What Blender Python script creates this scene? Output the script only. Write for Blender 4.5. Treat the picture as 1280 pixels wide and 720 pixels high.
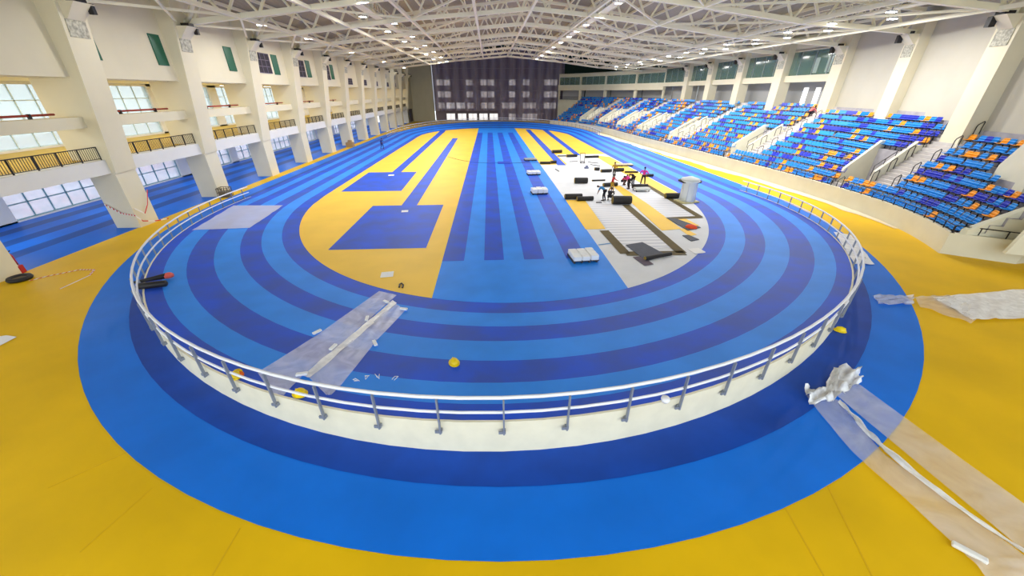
import bpy, bmesh, math, random
from mathutils import Vector, Matrix
from math import sin, cos, pi, sqrt, atan2, radians

for o in list(bpy.data.objects):
    bpy.data.objects.remove(o)
random.seed(7)
SC = bpy.context.scene
COL = SC.collection

# ------------------------------------------------------------------ camera
FPX = 460.0
PITCH = math.atan(245 / FPX)
YAW = math.atan(29 * cos(PITCH) / FPX)
FW = Vector((sin(YAW) * cos(PITCH), cos(YAW) * cos(PITCH), -sin(PITCH)))
RT = Vector((cos(YAW), -sin(YAW), 0))
UP = RT.cross(FW)
CAM = Vector((0, 0, 10.0))
cd = bpy.data.cameras.new('camera')
cd.sensor_width = 36
cd.lens = FPX / 1280 * 36
cd.clip_start = 0.1
cd.clip_end = 1000
cam = bpy.data.objects.new('camera', cd)
cam.matrix_world = Matrix(((RT.x, UP.x, -FW.x, CAM.x), (RT.y, UP.y, -FW.y, CAM.y), (RT.z, UP.z, -FW.z, CAM.z), (0, 0, 0, 1)))
COL.objects.link(cam)
SC.camera = cam

# ------------------------------------------------------------------ world, exposure
SC.view_settings.view_transform = 'Standard'
SC.view_settings.look = 'None'
SC.view_settings.exposure = 0.18
SC.view_settings.gamma = 1.0
SC.view_settings.use_curve_mapping = False
W = bpy.data.worlds.new('daylight')
SC.world = W
W.use_nodes = True
bg = W.node_tree.nodes['Background']
bg.inputs[0].default_value = (0.82, 0.92, 1.0, 1)
bg.inputs[1].default_value = 2.4
LAMP_W = 330.0          # watt of one hall lamp
LAMP_COL = (1.0, 0.985, 0.95)


def ray(px, py):
    return FW + RT * ((px - 640) / FPX) - UP * ((py - 360) / FPX)


def fl(px, py, z=0.0):                       # point at height z seen at that spot of the photo
    d = ray(px, py)
    return CAM + d * ((z - CAM.z) / d.z)


def py_(px, py, Y):
    d = ray(px, py)
    return CAM + d * (Y / d.y)


def px_(px, py, X):
    d = ray(px, py)
    return CAM + d * (X / d.x)


# ------------------------------------------------------------------ materials
def lin(c):
    def f(v):
        v /= 255
        return v / 12.92 if v <= 0.04045 else ((v + 0.055) / 1.055) ** 2.4
    return (f(c[0]), f(c[1]), f(c[2]), 1)


MATS = {}


def mat(name, c, rough=0.6, noise=0.0, scale=1.0, bump=0.0, metal=0.0, spec=0.4, alpha=1.0, emit=0.0, c2=None, detail=4):
    if name in MATS:
        return MATS[name]
    m = bpy.data.materials.new(name)
    m.use_nodes = True
    nt = m.node_tree
    b = nt.nodes['Principled BSDF']
    b.inputs['Roughness'].default_value = rough
    b.inputs['Metallic'].default_value = metal
    b.inputs['Specular IOR Level'].default_value = spec
    b.inputs['Base Color'].default_value = lin(c)
    if alpha < 1:
        b.inputs['Alpha'].default_value = alpha
    if emit:
        b.inputs['Emission Color'].default_value = lin(c)
        b.inputs['Emission Strength'].default_value = emit
    if noise or bump:
        tc = nt.nodes.new('ShaderNodeTexCoord')
        n = nt.nodes.new('ShaderNodeTexNoise')
        n.inputs['Scale'].default_value = scale
        n.inputs['Detail'].default_value = detail
        nt.links.new(tc.outputs['Object'], n.inputs['Vector'])
        if noise:
            mx = nt.nodes.new('ShaderNodeMix')
            mx.data_type = 'RGBA'
            a = lin(c)
            d2 = lin(c2) if c2 else (a[0] * (1 - noise), a[1] * (1 - noise), a[2] * (1 - noise), 1)
            mx.inputs[6].default_value = a
            mx.inputs[7].default_value = d2
            r = nt.nodes.new('ShaderNodeMapRange')
            r.inputs[1].default_value = 0.35
            r.inputs[2].default_value = 0.65
            nt.links.new(n.outputs['Fac'], r.inputs[0])
            nt.links.new(r.outputs[0], mx.inputs[0])
            nt.links.new(mx.outputs[2], b.inputs['Base Color'])
        if bump:
            bp = nt.nodes.new('ShaderNodeBump')
            bp.inputs['Strength'].default_value = bump
            bp.inputs['Distance'].default_value = 0.05
            nt.links.new(n.outputs['Fac'], bp.inputs['Height'])
            nt.links.new(bp.outputs[0], b.inputs['Normal'])
    MATS[name] = m
    return m


YEL = mat('yellow_rubber', (238, 190, 0), 0.55, 0.14, 0.25, spec=0.25)
YEL2 = mat('infield_yellow_rubber', (253, 206, 72), 0.55, 0.08, 0.35, spec=0.25)
BL = mat('light_blue_rubber', (46, 146, 255), 0.55, 0.12, 0.5, spec=0.22)
BD = mat('dark_blue_rubber', (28, 86, 222), 0.55, 0.2, 0.5, spec=0.22, c2=(48, 84, 188))
BR = mat('ring_blue_rubber', (0, 118, 232), 0.5, 0.14, 0.4, spec=0.3)
BRD = mat('ring_dark_blue_rubber', (0, 72, 180), 0.5, 0.25, 0.6, spec=0.3)
BW = mat('warm_up_blue_rubber', (0, 106, 212), 0.5, 0.1, 0.4, spec=0.2)
BWD = mat('warm_up_dark_blue_rubber', (0, 72, 152), 0.5, 0.1, 0.4, spec=0.2)
CRM = mat('cream_paint', (230, 221, 192), 0.7, 0.05, 0.4)
CRM2 = mat('warm_cream_paint', (240, 232, 196), 0.7, 0.06, 0.4)
WHT = mat('white_paint', (232, 231, 226), 0.6, 0.04, 0.5)
CURB = mat('painted_curb_wall', (236, 228, 200), 0.6, 0.08, 1.5)
STW = mat('stand_wall_paint', (226, 222, 200), 0.65, 0.08, 0.6)
CONC = mat('terrace_concrete', (176, 172, 178), 0.8, 0.2, 1.5)
CONL = mat('stair_concrete', (206, 200, 196), 0.8, 0.12, 1.5)
GAL = mat('gallery_floor_ochre', (204, 172, 74), 0.7, 0.1, 1)
STEEL = mat('cream_painted_steel', (246, 240, 212), 0.5, spec=0.4)
ROOFM = mat('roof_sheet', (186, 178, 164), 0.7, 0.2, 0.3)
GALV = mat('brushed_steel_rail', (214, 218, 224), 0.35, metal=0.3, spec=0.5)
POSTM = mat('grey_steel_post', (140, 146, 158), 0.45, metal=0.3)
BLK = mat('black_metal', (34, 32, 34), 0.5)
REDP = mat('red_pipe_paint', (150, 44, 34), 0.5)
GRN = mat('green_glass_panel', (8, 92, 66), 0.3)
DARK = mat('dark_grille', (46, 40, 52), 0.6)
GREY = mat('grey_metal', (150, 150, 150), 0.5)
RUB = mat('black_rubber', (40, 38, 38), 0.6, 0.25, 6)
RUBG = mat('grey_rubber_back', (74, 78, 92), 0.7, 0.2, 3)
OLIVE = mat('olive_adhesive_band', (104, 90, 52), 0.8, 0.2, 2)
UNDER = mat('white_underlay', (226, 228, 232), 0.8, 0.06, 0.8)
PAPER = mat('white_paper', (240, 240, 240), 0.8)
GLASS = mat('window_glass', (186, 214, 222), 0.1, spec=0.5, alpha=0.5)
GLASSP = mat('ground_window_glass', (212, 206, 220), 0.1, spec=0.5, alpha=0.45, noise=.3, scale=.6, c2=(176, 190, 210))
TGLASS = mat('tinted_glass', (120, 150, 138), 0.08, spec=0.6, alpha=0.5)
SKIN = mat('skin', (128, 84, 60), 0.6)
HAIR = mat('black_hair', (18, 16, 16), 0.7)


def stripes(name, c1, c2, scale, axis=0, rough=0.7, soft=0.2, alpha=None, dist=0.0):
    m = bpy.data.materials.new(name)
    m.use_nodes = True
    nt = m.node_tree
    b = nt.nodes['Principled BSDF']
    b.inputs['Roughness'].default_value = rough
    tc = nt.nodes.new('ShaderNodeTexCoord')
    w = nt.nodes.new('ShaderNodeTexWave')
    w.bands_direction = 'XYZ'[axis]
    w.inputs['Scale'].default_value = scale
    w.inputs['Distortion'].default_value = dist
    nt.links.new(tc.outputs['Object'], w.inputs['Vector'])
    cr = nt.nodes.new('ShaderNodeValToRGB')
    cr.color_ramp.elements[0].position = 0.5 - soft
    cr.color_ramp.elements[0].color = lin(c1)
    cr.color_ramp.elements[1].position = 0.5 + soft
    cr.color_ramp.elements[1].color = lin(c2)
    nt.links.new(w.outputs['Fac'], cr.inputs[0])
    nt.links.new(cr.outputs[0], b.inputs['Base Color'])
    if alpha:
        mr = nt.nodes.new('ShaderNodeMapRange')
        mr.inputs[3].default_value = alpha[0]
        mr.inputs[4].default_value = alpha[1]
        nt.links.new(w.outputs['Fac'], mr.inputs[0])
        nt.links.new(mr.outputs[0], b.inputs['Alpha'])
    MATS[name] = m
    return m


NET = stripes('dark_netting', (132, 120, 144), (182, 172, 192), 0.09, 0, soft=0.45, alpha=(0.78, 0.6), dist=2.5)
ROLLSTRIPE = stripes('ribbed_underlay', (206, 208, 216), (234, 234, 238), 0.5, 1, soft=0.4)
CORR = stripes('corrugated_roof_sheet', (128, 118, 96), (184, 174, 150), 0.9, 1, soft=0.4)


def film(name, c, a0, a1, scale=2.0):
    m = bpy.data.materials.new(name)
    m.use_nodes = True
    nt = m.node_tree
    b = nt.nodes['Principled BSDF']
    b.inputs['Base Color'].default_value = lin(c)
    b.inputs['Roughness'].default_value = 0.3
    tc = nt.nodes.new('ShaderNodeTexCoord')
    n = nt.nodes.new('ShaderNodeTexNoise')
    n.inputs['Scale'].default_value = scale
    n.inputs['Detail'].default_value = 5
    n.inputs['Distortion'].default_value = 1.5
    mr = nt.nodes.new('ShaderNodeMapRange')
    mr.inputs[1].default_value = 0.35
    mr.inputs[2].default_value = 0.7
    mr.inputs[3].default_value = a0
    mr.inputs[4].default_value = a1
    bp = nt.nodes.new('ShaderNodeBump')
    bp.inputs['Strength'].default_value = 0.35
    bp.inputs['Distance'].default_value = 0.03
    nt.links.new(tc.outputs['Object'], n.inputs['Vector'])
    nt.links.new(n.outputs['Fac'], mr.inputs[0])
    nt.links.new(mr.outputs[0], b.inputs['Alpha'])
    nt.links.new(n.outputs['Fac'], bp.inputs['Height'])
    nt.links.new(bp.outputs[0], b.inputs['Normal'])
    MATS[name] = m
    return m


FILM = film('clear_plastic_film', (232, 236, 255), 0.42, 0.62, 1.2)
FILM2 = film('white_plastic_film', (246, 246, 246), 0.75, 1.0)
FILM3 = film('thin_plastic_film', (244, 240, 236), 0.3, 0.5, .6)


# ------------------------------------------------------------------ mesh helpers
class MB:
    def __init__(s):
        s.v, s.f, s.mi, s.mats = [], [], [], []

    def m(s, mt):
        if mt not in s.mats:
            s.mats.append(mt)
        return s.mats.index(mt)

    def poly(s, pts, mt=None):
        i = len(s.v)
        s.v += [tuple(p) for p in pts]
        s.f.append(tuple(range(i, i + len(pts))))
        s.mi.append(s.m(mt) if mt else 0)
        return s

    def hexa(s, p, mt=None):                 # 8 points: bottom 4 ccw, top 4 ccw
        i = len(s.v)
        s.v += [tuple(q) for q in p]
        for f in ((3, 2, 1, 0), (4, 5, 6, 7), (0, 1, 5, 4), (1, 2, 6, 5), (2, 3, 7, 6), (3, 0, 4, 7)):
            s.f.append(tuple(i + k for k in f))
            s.mi.append(s.m(mt) if mt else 0)
        return s

    def box(s, x0, x1, y0, y1, z0, z1, mt=None):
        return s.hexa([(x0, y0, z0), (x1, y0, z0), (x1, y1, z0), (x0, y1, z0), (x0, y0, z1), (x1, y0, z1), (x1, y1, z1), (x0, y1, z1)], mt)

    def bar(s, a, b, w, h=None, mt=None, up=(0, 0, 1)):
        a, b = Vector(a), Vector(b)
        h = h or w
        d = (b - a)
        if d.length < 1e-6:
            return s
        d.normalize()
        u = Vector(up)
        if abs(d.dot(u)) > 0.98:
            u = Vector((0, 1, 0))
        r = d.cross(u).normalized()
        u = r.cross(d).normalized()
        r *= w / 2
        u *= h / 2
        return s.hexa([a - r - u, a + r - u, b + r - u, b - r - u, a - r + u, a + r + u, b + r + u, b - r + u], mt)

    def tube(s, pts, r, n=8, mt=None, cap=True):
        pts = [Vector(p) for p in pts]
        base = len(s.v)
        k = s.m(mt) if mt else 0
        rr = r if isinstance(r, (list, tuple)) else [r] * len(pts)
        for i, p in enumerate(pts):
            d = (pts[min(i + 1, len(pts) - 1)] - pts[max(i - 1, 0)])
            d.normalize()
            u = Vector((0, 0, 1)) if abs(d.z) < 0.95 else Vector((0, 1, 0))
            a = d.cross(u).normalized()
            b = a.cross(d)
            for j in range(n):
                t = 2 * pi * j / n
                s.v.append(tuple(p + (a * cos(t) + b * sin(t)) * rr[i]))
        for i in range(len(pts) - 1):
            for j in range(n):
                q = base + i * n
                s.f.append((q + j, q + (j + 1) % n, q + n + (j + 1) % n, q + n + j))
                s.mi.append(k)
        if cap:
            s.f.append(tuple(base + j for j in reversed(range(n))))
            s.f.append(tuple(base + (len(pts) - 1) * n + j for j in range(n)))
            s.mi += [k, k]
        return s

    def lathe(s, prof, c=(0, 0, 0), n=16, mt=None, sx=1, sy=1):
        base = len(s.v)
        k = s.m(mt) if mt else 0
        for r, z in prof:
            for j in range(n):
                t = 2 * pi * j / n
                s.v.append((c[0] + r * cos(t) * sx, c[1] + r * sin(t) * sy, c[2] + z))
        for i in range(len(prof) - 1):
            for j in range(n):
                q = base + i * n
                s.f.append((q + j, q + (j + 1) % n, q + n + (j + 1) % n, q + n + j))
                s.mi.append(k)
        s.f.append(tuple(base + j for j in reversed(range(n))))
        s.f.append(tuple(base + (len(prof) - 1) * n + j for j in range(n)))
        s.mi += [k, k]
        return s

    def mesh(s, name, mt=None, smooth=False):
        me = bpy.data.meshes.new(name)
        me.from_pydata(s.v, [], s.f)
        ms = s.mats if s.mats else [mt]
        if mt and mt not in ms:
            ms = [mt] + ms if not s.mats else ms
        for q in ms:
            me.materials.append(q)
        me.polygons.foreach_set('material_index', s.mi)
        if smooth:
            me.polygons.foreach_set('use_smooth', [True] * len(s.f))
        me.update()
        return me

    def build(s, name, mt=None, parent=None, smooth=False, bevel=0):
        o = bpy.data.objects.new(name, s.mesh(name, mt, smooth))
        COL.objects.link(o)
        if parent:
            o.parent = parent
        if bevel:
            bv = o.modifiers.new('bevel', 'BEVEL')
            bv.width = bevel
            bv.segments = 2
        return o


def tag(o, label=None, cat=None, group=None, kind=None):
    if label:
        o['label'] = label
    if cat:
        o['category'] = cat
    if group:
        o['group'] = group
    if kind:
        o['kind'] = kind
    return o


def struct(mb, name, mt=None, parent=None, smooth=False):
    o = mb.build(name, mt, parent, smooth)
    if not parent:
        o['kind'] = 'structure'
    return o


def empty(name, loc=(0, 0, 0), rz=0.0):
    o = bpy.data.objects.new(name, None)
    COL.objects.link(o)
    o.location = loc
    o.rotation_euler = (0, 0, rz)
    return o


def copy_tree(o, parent=None):
    c = o.copy()
    COL.objects.link(c)
    c.parent = parent
    for ch in list(o.children):
        copy_tree(ch, c)
    return c


NTH = ['first', 'second', 'third', 'fourth', 'fifth', 'sixth', 'seventh', 'eighth', 'ninth', 'tenth', 'eleventh', 'twelfth', 'thirteenth', 'fourteenth', 'fifteenth', 'sixteenth', 'seventeenth', 'eighteenth', 'nineteenth', 'twentieth']


def nth(i):
    if i < 20:
        return NTH[i]
    t, u = divmod(i + 1, 10)
    tens = {2: 'twent', 3: 'thirt', 4: 'fort', 5: 'fift', 6: 'sixt', 7: 'sevent', 8: 'eight', 9: 'ninet'}[t]
    return tens + 'ieth' if u == 0 else tens + 'y-' + NTH[u - 1]


# ------------------------------------------------------------------ track geometry
Y0, Y1 = 41.2, 101.8        # ends of the straights


def E0(t):                  # inner edge of the bend, t 0..pi, right to left
    return Vector((1.4 + 19.5 * cos(t), -24.2 * sin(t), 0))


def WC(t):                  # outer edge of the banked bend
    c, s_ = cos(t), max(sin(t), 0)
    m = 1 + 0.0044 * c * s_ + 0.0028 * cos(4 * t) - 0.0102 * c * s_ ** 3 * 3 - 0.0025 * cos(6 * t)
    return Vector((1.32 + 27.263 * c * m, -33.2 * s_ ** 0.99 * m, 1.284 * s_ * (1 + 0.1136 * c + 0.0164 * c * c)))


def RC(t, a, b, xc=1.2):
    return Vector((xc + a * cos(t), -b * sin(t), 0))


NB = 72


def oval(fn):               # closed list of points for the whole oval (near bend, left straight, far bend)
    near = [fn(pi * i / NB) for i in range(NB + 1)]
    pts = [Vector((p.x, Y0 + p.y, p.z)) for p in near]
    pts += [Vector((p.x, Y1 - p.y, p.z)) for p in reversed(near)]
    return pts              # first half right->left near, second half left->right far


inner = oval(E0)
outer = oval(WC)
ringo = oval(lambda t: RC(t, 29.3, 36.5, 1.25))
ringm = oval(lambda t: RC(t, 27.7, 34.6, 1.2))


def band(A, B, f0, f1, mt, zoff, mb, div=3):
    n = len(A)
    for i in range(n):
        j = (i + 1) % n
        for k in range(div):
            a = f0 + (f1 - f0) * k / div
            b = f0 + (f1 - f0) * (k + 1) / div
            q = [A[i].lerp(B[i], a), A[i].lerp(B[i], b), A[j].lerp(B[j], b), A[j].lerp(B[j], a)]
            mb.poly([(p.x, p.y, p.z + zoff) for p in reversed(q)], mt)


# floors
m = MB()
m.box(-29.5, 60, -14, 165, -0.3, 0.0)
struct(m, 'floor', YEL)
m = MB()
xs = [-29.5, -32.5, -33.8, -35.5, -36.8, -38.4, -39.6, -41.2]
for i in range(7):
    m.box(xs[i + 1], xs[i], -14, 165, -0.3, 0.0, BW if i % 2 == 0 else BWD)
struct(m, 'floor_warm_up_lanes')
m = MB()
n = len(ringo)
band(outer and [Vector((p.x, p.y, 0)) for p in inner], ringo, 0.0, 1.0, BR, 0.012, m, 1)
struct(m, 'floor_blue_ring')
m = MB()
band([Vector((p.x, p.y, 0)) for p in inner], ringm, 0.0, 1.0, BRD, 0.022, m, 1)
struct(m, 'floor_dark_blue_ring')

# the banked running track
m = MB()
FR = [0, .147, .308, .46, .629, .786, .91, 1.0]
for i in range(7):
    band(inner, outer, FR[i], FR[i + 1], BD if i % 2 == 0 else BL, 0.035, m, 2)
struct(m, 'track')
# curb wall that holds up the bends
for nm, rng in (('wall_near_bend', range(0, NB)), ('wall_far_bend', range(NB + 1, 2 * NB + 1))):
    m = MB()
    for i in rng:
        A, B = outer[i], outer[i + 1]
        ca = Vector((A.x - 1.3, A.y - (Y0 if A.y < 70 else Y1), 0)).normalized()
        cb = Vector((B.x - 1.3, B.y - (Y0 if B.y < 70 else Y1), 0)).normalized()
        ao, ai = A + ca * 0.02, A - ca * 0.06
        bo, bi = B + cb * 0.02, B - cb * 0.06
        m.hexa([(ai.x, ai.y, 0), (ao.x, ao.y, 0), (bo.x, bo.y, 0), (bi.x, bi.y, 0), (ai.x, ai.y, A.z + .045), (ao.x, ao.y, A.z + .045), (bo.x, bo.y, B.z + .045), (bi.x, bi.y, B.z + .045)])
    struct(m, nm, CURB)

# infield: yellow D zones, blue sprint strip, white unfinished zone
XL, XR = -3.4, 7.7


def infield_clip(x0, x1, y0=None, y1=None, step=60):
    """polygon of the infield between x0 and x1 (bounded by y0, y1 if given)"""
    def yn(x):
        c = max(-1, min(1, (x - 1.4) / 19.5))
        return Y0 - 24.2 * sqrt(max(0, 1 - c * c))

    def yf(x):
        return Y0 + Y1 - yn(x)
    lo = [(x0 + (x1 - x0) * i / step) for i in range(step + 1)]
    pts = [(x, max(yn(x), y0) if y0 is not None else yn(x)) for x in lo]
    pts += [(x, min(yf(x), y1) if y1 is not None else yf(x)) for x in reversed(lo)]
    return pts


def sheet(pts, z, mt, name, thick=0.01, parent=None):
    m = MB()
    n = len(pts)
    top = [(p[0], p[1], z) for p in pts]
    m.poly(top)
    for i in range(n):
        a, b = top[i], top[(i + 1) % n]
        m.poly([a, (a[0], a[1], z - thick), (b[0], b[1], z - thick), b])
    return m.build(name, mt, parent)


def ccw(pts):
    a = sum(pts[i][0] * pts[(i + 1) % len(pts)][1] - pts[(i + 1) % len(pts)][0] * pts[i][1] for i in range(len(pts)))
    return pts if a > 0 else list(reversed(pts))


def fsheet(pix, z, mt, name, kind='structure', parent=None, thick=0.01):
    pts = ccw([tuple(fl(x, y, z))[:2] for x, y in pix])
    o = sheet(pts, z, mt, name, thick, parent)
    if kind:
        o['kind'] = kind
    return o


sheet(infield_clip(-18.1, XL), 0.045, YEL2, 'floor_infield_yellow_left')['kind'] = 'structure'
sheet(infield_clip(XL, XR), 0.045, BL, 'floor_sprint_zone')['kind'] = 'structure'
m = MB()
edges = [-3.4, -1.95, -0.6, 0.72, 2.09, 3.45, 4.95, 6.35]
for i in range(0, 8, 2):
    if i + 1 < len(edges):
        m.poly([(edges[i], 22.7, .053), (edges[i + 1], 22.7, .053), (edges[i + 1], 110.5, .053), (edges[i], 110.5, .053)])
struct(m, 'floor_sprint_lanes', BD)
m = MB()
for pts in ([(-11.75, 25.15), (-4.82, 25.15), (-4.82, 36.7), (-7.44, 36.9), (-7.9, 97.1), (-9.07, 97.1), (-8.9, 36.9), (-11.75, 36.7)],
            [(-17.0, 42.9), (-10.25, 42.9), (-10.45, 54.3), (-12.63, 54.4), (-12.8, 117.6), (-14.4, 117.0), (-13.85, 54.2), (-17.1, 54.2)]):
    pass
for b in ([(-11.75, 25.15), (-4.82, 25.15), (-4.82, 36.7), (-11.75, 36.7)], [(-8.95, 36.7), (-7.44, 36.7), (-7.8, 97.1), (-9.1, 97.1)],
          [(-17.0, 42.9), (-10.25, 42.9), (-10.45, 54.2), (-17.1, 54.2)], [(-13.85, 54.2), (-12.63, 54.2), (-12.8, 117.6), (-14.4, 116.9)]):
    m.poly([(x, y, .053) for x, y in b])
struct(m, 'floor_jump_areas', BD)

sheet(infield_clip(XR, 20.9), 0.045, UNDER, 'floor_underlay_right')['kind'] = 'structure'
sheet(infield_clip(XR, 11.9, 59.0), 0.053, YEL2, 'floor_infield_yellow_right')['kind'] = 'structure'
sheet(infield_clip(11.9, 20.9, 69.5), 0.053, YEL2, 'floor_infield_yellow_far_right')['kind'] = 'structure'
fsheet([(697, 206.5), (707.5, 206.5), (662.5, 162), (657, 162)], .061, BD, 'floor_runway_right')
fsheet([(719, 194), (726, 194), (684, 162), (677.5, 161.7)], .061, BD, 'floor_runway_far_right')

mz = 0.055
fsheet([(742, 194), (762, 196), (851, 243), (833, 247), (784, 219)], .066, YEL2, 'floor_yellow_right_strip')
fsheet([(707, 250), (732, 286.5), (757, 286), (731, 250)], .066, YEL2, 'floor_yellow_near_strip')
fsheet([(766, 232), (775, 232), (810, 255), (852, 286), (827, 288)], .066, YEL2, 'floor_yellow_middle_strip')
fsheet([(840, 273), (856, 272.5), (874, 282), (862, 284)], .066, YEL2, 'floor_yellow_offcut')
fsheet([(849, 286), (856, 285.5), (871, 293), (862, 295)], .066, YEL2, 'floor_yellow_offcut')
# ribbed underlay panels
fsheet([(731, 250), (782, 256), (841, 309), (780, 313)], .062, ROLLSTRIPE, 'floor_ribbed_underlay')
fsheet([(775, 231), (806, 232), (868, 271), (832, 272)], .062, ROLLSTRIPE, 'floor_ribbed_underlay')
# olive adhesive outlines
m = MB()
for a, b, w in (((755, 288), (782, 317), .75), ((782, 317), (856, 316), .75), ((852, 316), (782, 256), .75), ((808, 231), (875, 271), .6), ((877, 271), (836, 273), .6)):
    A, B = fl(*a, .07), fl(*b, .07)
    d = (B - A).normalized()
    r = Vector((d.y, -d.x, 0)) * w / 2
    m.poly(ccw([tuple(A - r), tuple(A + r), tuple(B + r), tuple(B - r)]))
o = m.build('floor_olive_bands', OLIVE)
o['kind'] = 'structure'
m = MB()
A, B = fl(748, 306, .07), fl(763, 304, .07)
m.bar(A, B, .12, .01)
tag(m.build('blue_tape', mat('blue_tape', (60, 140, 200), .5)), 'short blue tape strip across the white underlay left of the olive outline', 'tape')


# ------------------------------------------------------------------ left side: piers, gallery, back wall
PY = [21.4, 32.15, 42.4, 53.4, 64.3, 75.0, 85.7, 96.4, 107.0, 117.6, 128.3, 139.0, 149.5]


def pier(yc, first=[None]):
    root = empty('column', (0, yc, 0))
    root['kind'] = 'structure'
    m = MB()
    h = 0.95
    m.hexa([(-31.2, -h, 0), (-29.3, -h, 0), (-29.3, h, 0), (-31.2, h, 0), (-31.3, -h, 4.4), (-29.3, -h, 4.4), (-29.3, h, 4.4), (-31.3, h, 4.4)])
    m.hexa([(-31.9, -h, 4.4), (-29.2, -h, 4.4), (-29.2, h, 4.4), (-31.9, h, 4.4), (-31.9, -h, 17.4), (-27.5, -h, 17.4), (-27.5, h, 17.4), (-31.9, h, 17.4)])
    m.build('shaft', CRM, root)
    m = MB()   # perforated plate and corbel at the head
    m.hexa([(-28.3, -.7, 13.3), (-27.98, -.7, 13.3), (-27.98, .7, 13.3), (-28.3, .7, 13.3), (-28.2, -.7, 14.3), (-27.86, -.7, 14.3), (-27.86, .7, 14.3), (-28.2, .7, 14.3)])
    m.build('bearing_plate', mat('speckled_plate', (206, 202, 182), .7, .5, 6), root)
    m = MB()
    m.hexa([(-28.3, -.6, 14.3), (-27.8, -.6, 14.3), (-27.8, .6, 14.3), (-28.3, .6, 14.3), (-28.3, -.75, 15.25), (-26.8, -.75, 15.25), (-26.8, .75, 15.25), (-28.3, .75, 15.25)])
    m.build('corbel', CRM, root)
    m = MB()
    m.box(-27.6, -26.9, -.35, .35, 15.25, 15.5)
    m.box(-27.2, -26.86, .5, .76, 14.7, 15.3)
    m.build('bearing', BLK, root)


for yc in PY:
    pier(yc)
m = MB()
m.box(-30.5, -29.1, 8, 158, 10.9, 19.0)
struct(m, 'wall_left', CRM)
m = MB()
m.box(-41.3, -29.75, 8, 158, 4.45, 5.35)
m.box(-30.6, -29.5, 8, 158, 4.4, 5.4)
struct(m, 'floor_gallery', WHT)
m = MB()
m.box(-41.0, -30.0, 8, 158, 5.36, 5.38)
struct(m, 'floor_gallery_finish', GAL)
m = MB()
m.box(-30.7, -29.6, 8, 158, 7.65, 8.4)
struct(m, 'trim_left_beam', CRM)
m = MB()
m.box(-41.5, -30.2, 8, 158, 10.85, 11.2)
struct(m, 'ceiling_gallery', CRM2)
# back wall with window bands
m = MB()
ym = [10.5, 21.4] + PY[2:]
for i, yc in enumerate(PY):
    m.box(-41.6, -41.0, yc - .8, yc + 1.0, 0, 11)
m.box(-41.6, -41.0, 8, 158, 0, .12)
m.box(-41.6, -41.0, 8, 158, 3.6, 5.55)
m.box(-41.6, -41.0, 8, 158, 10.6, 11)
for k in (7, 8, 9, 10, 11):
    m.box(-41.6, -41.0, PY[k] - 5, PY[k] + 6, 5.5, 11)
struct(m, 'wall_left_back', WHT)
k = 1
for i in range(len(PY) - 1):
    a, b = PY[i] + 1.0, PY[i + 1] - .8
    for z0, z1 in ((.12, 3.6), (5.55, 10.6)):
        if i > 6 and z0 > 5:
            continue
        m = MB()
        n = 5
        for j in range(n + 1):
            y = a + (b - a) * j / n
            m.box(-41.3, -41.18, y - .045, y + .045, z0, z1)
        for z in ([z0 + .04, z0 + 1.3, z1 - .9] if z0 < 1 else [z0 + .04, z0 + 1.2, z0 + 2.5, z0 + 3.8]):
            m.box(-41.3, -41.18, a, b, z - .04, z + .04)
        fo = struct(m, 'window_%d' % k, mat('pale_window_frame', (206, 222, 222), .5) if z0 > 1 else mat('teal_window_frame', (120, 160, 170), .5))
        mg = MB()
        mg.box(-41.26, -41.22, a, b, z0, z1)
        mg.build('pane', GLASS if z0 > 1 else GLASSP, fo)
        k += 1
# ground beyond the windows
m = MB()
m.box(-160, -41.7, -40, 260, -3.5, -3.2)
struct(m, 'ground_outside', mat('pinkish_ground', (222, 200, 200), .9, .3, .15, c2=(240, 236, 240)))

# gallery balustrades
for i in range(len(PY) - 1):
    a, b = PY[i] + .95, PY[i + 1] - .95
    root = empty('balustrade', (-29.75, a, 5.4))
    L = b - a
    gap = 'nearest' if i == 0 else nth(i)
    tag(root, ('black balcony railing on the left gallery in the bay nearest the camera' if i == 0 else 'black balcony railing on the left gallery in the %s bay from the camera' % nth(i)), 'railing', 'railings along the left gallery')
    m = MB()
    m.bar((0, 0, .92), (0, L, .92), .07, .06)
    m.build('top_rail', BLK, root)
    m = MB()
    m.bar((0, 0, .1), (0, L, .1), .04, .04)
    m.build('bottom_rail', BLK, root)
    m = MB()
    nb = int(L / .16)
    for j in range(nb):
        y = L * j / nb
        m.box(-.012, .012, y - .012, y + .012, .1, .9)
    m.build('balusters', BLK, root)
    for j in range(7):
        y = L * j / 6
        m = MB()
        m.box(-.035, .035, y - .035, y + .035, 0, .92)
        m.build('post', BLK, root)
# red sprinkler pipes on the beam
for i in range(0, 6):
    a, b = PY[i] + 1.3, PY[i + 1] - 2.2
    root = empty('sprinkler_pipe', (-30.2, a, 8.4))
    tag(root, ('red pipe lying above the left gallery beam in the bay nearest the camera' if i == 0 else 'red pipe lying above the left gallery beam in the %s bay from the camera' % nth(i)), 'pipe', 'red pipes along the left wall')
    m = MB()
    m.tube([(0, 0, .22), (0, b - a, .22)], .07, 8)
    m.build('pipe', REDP, root, True)
    for t in (.25, .78):
        m = MB()
        m.box(-.1, .1, (b - a) * t - .06, (b - a) * t + .06, 0, .32)
        m.build('bracket', BLK, root)
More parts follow.
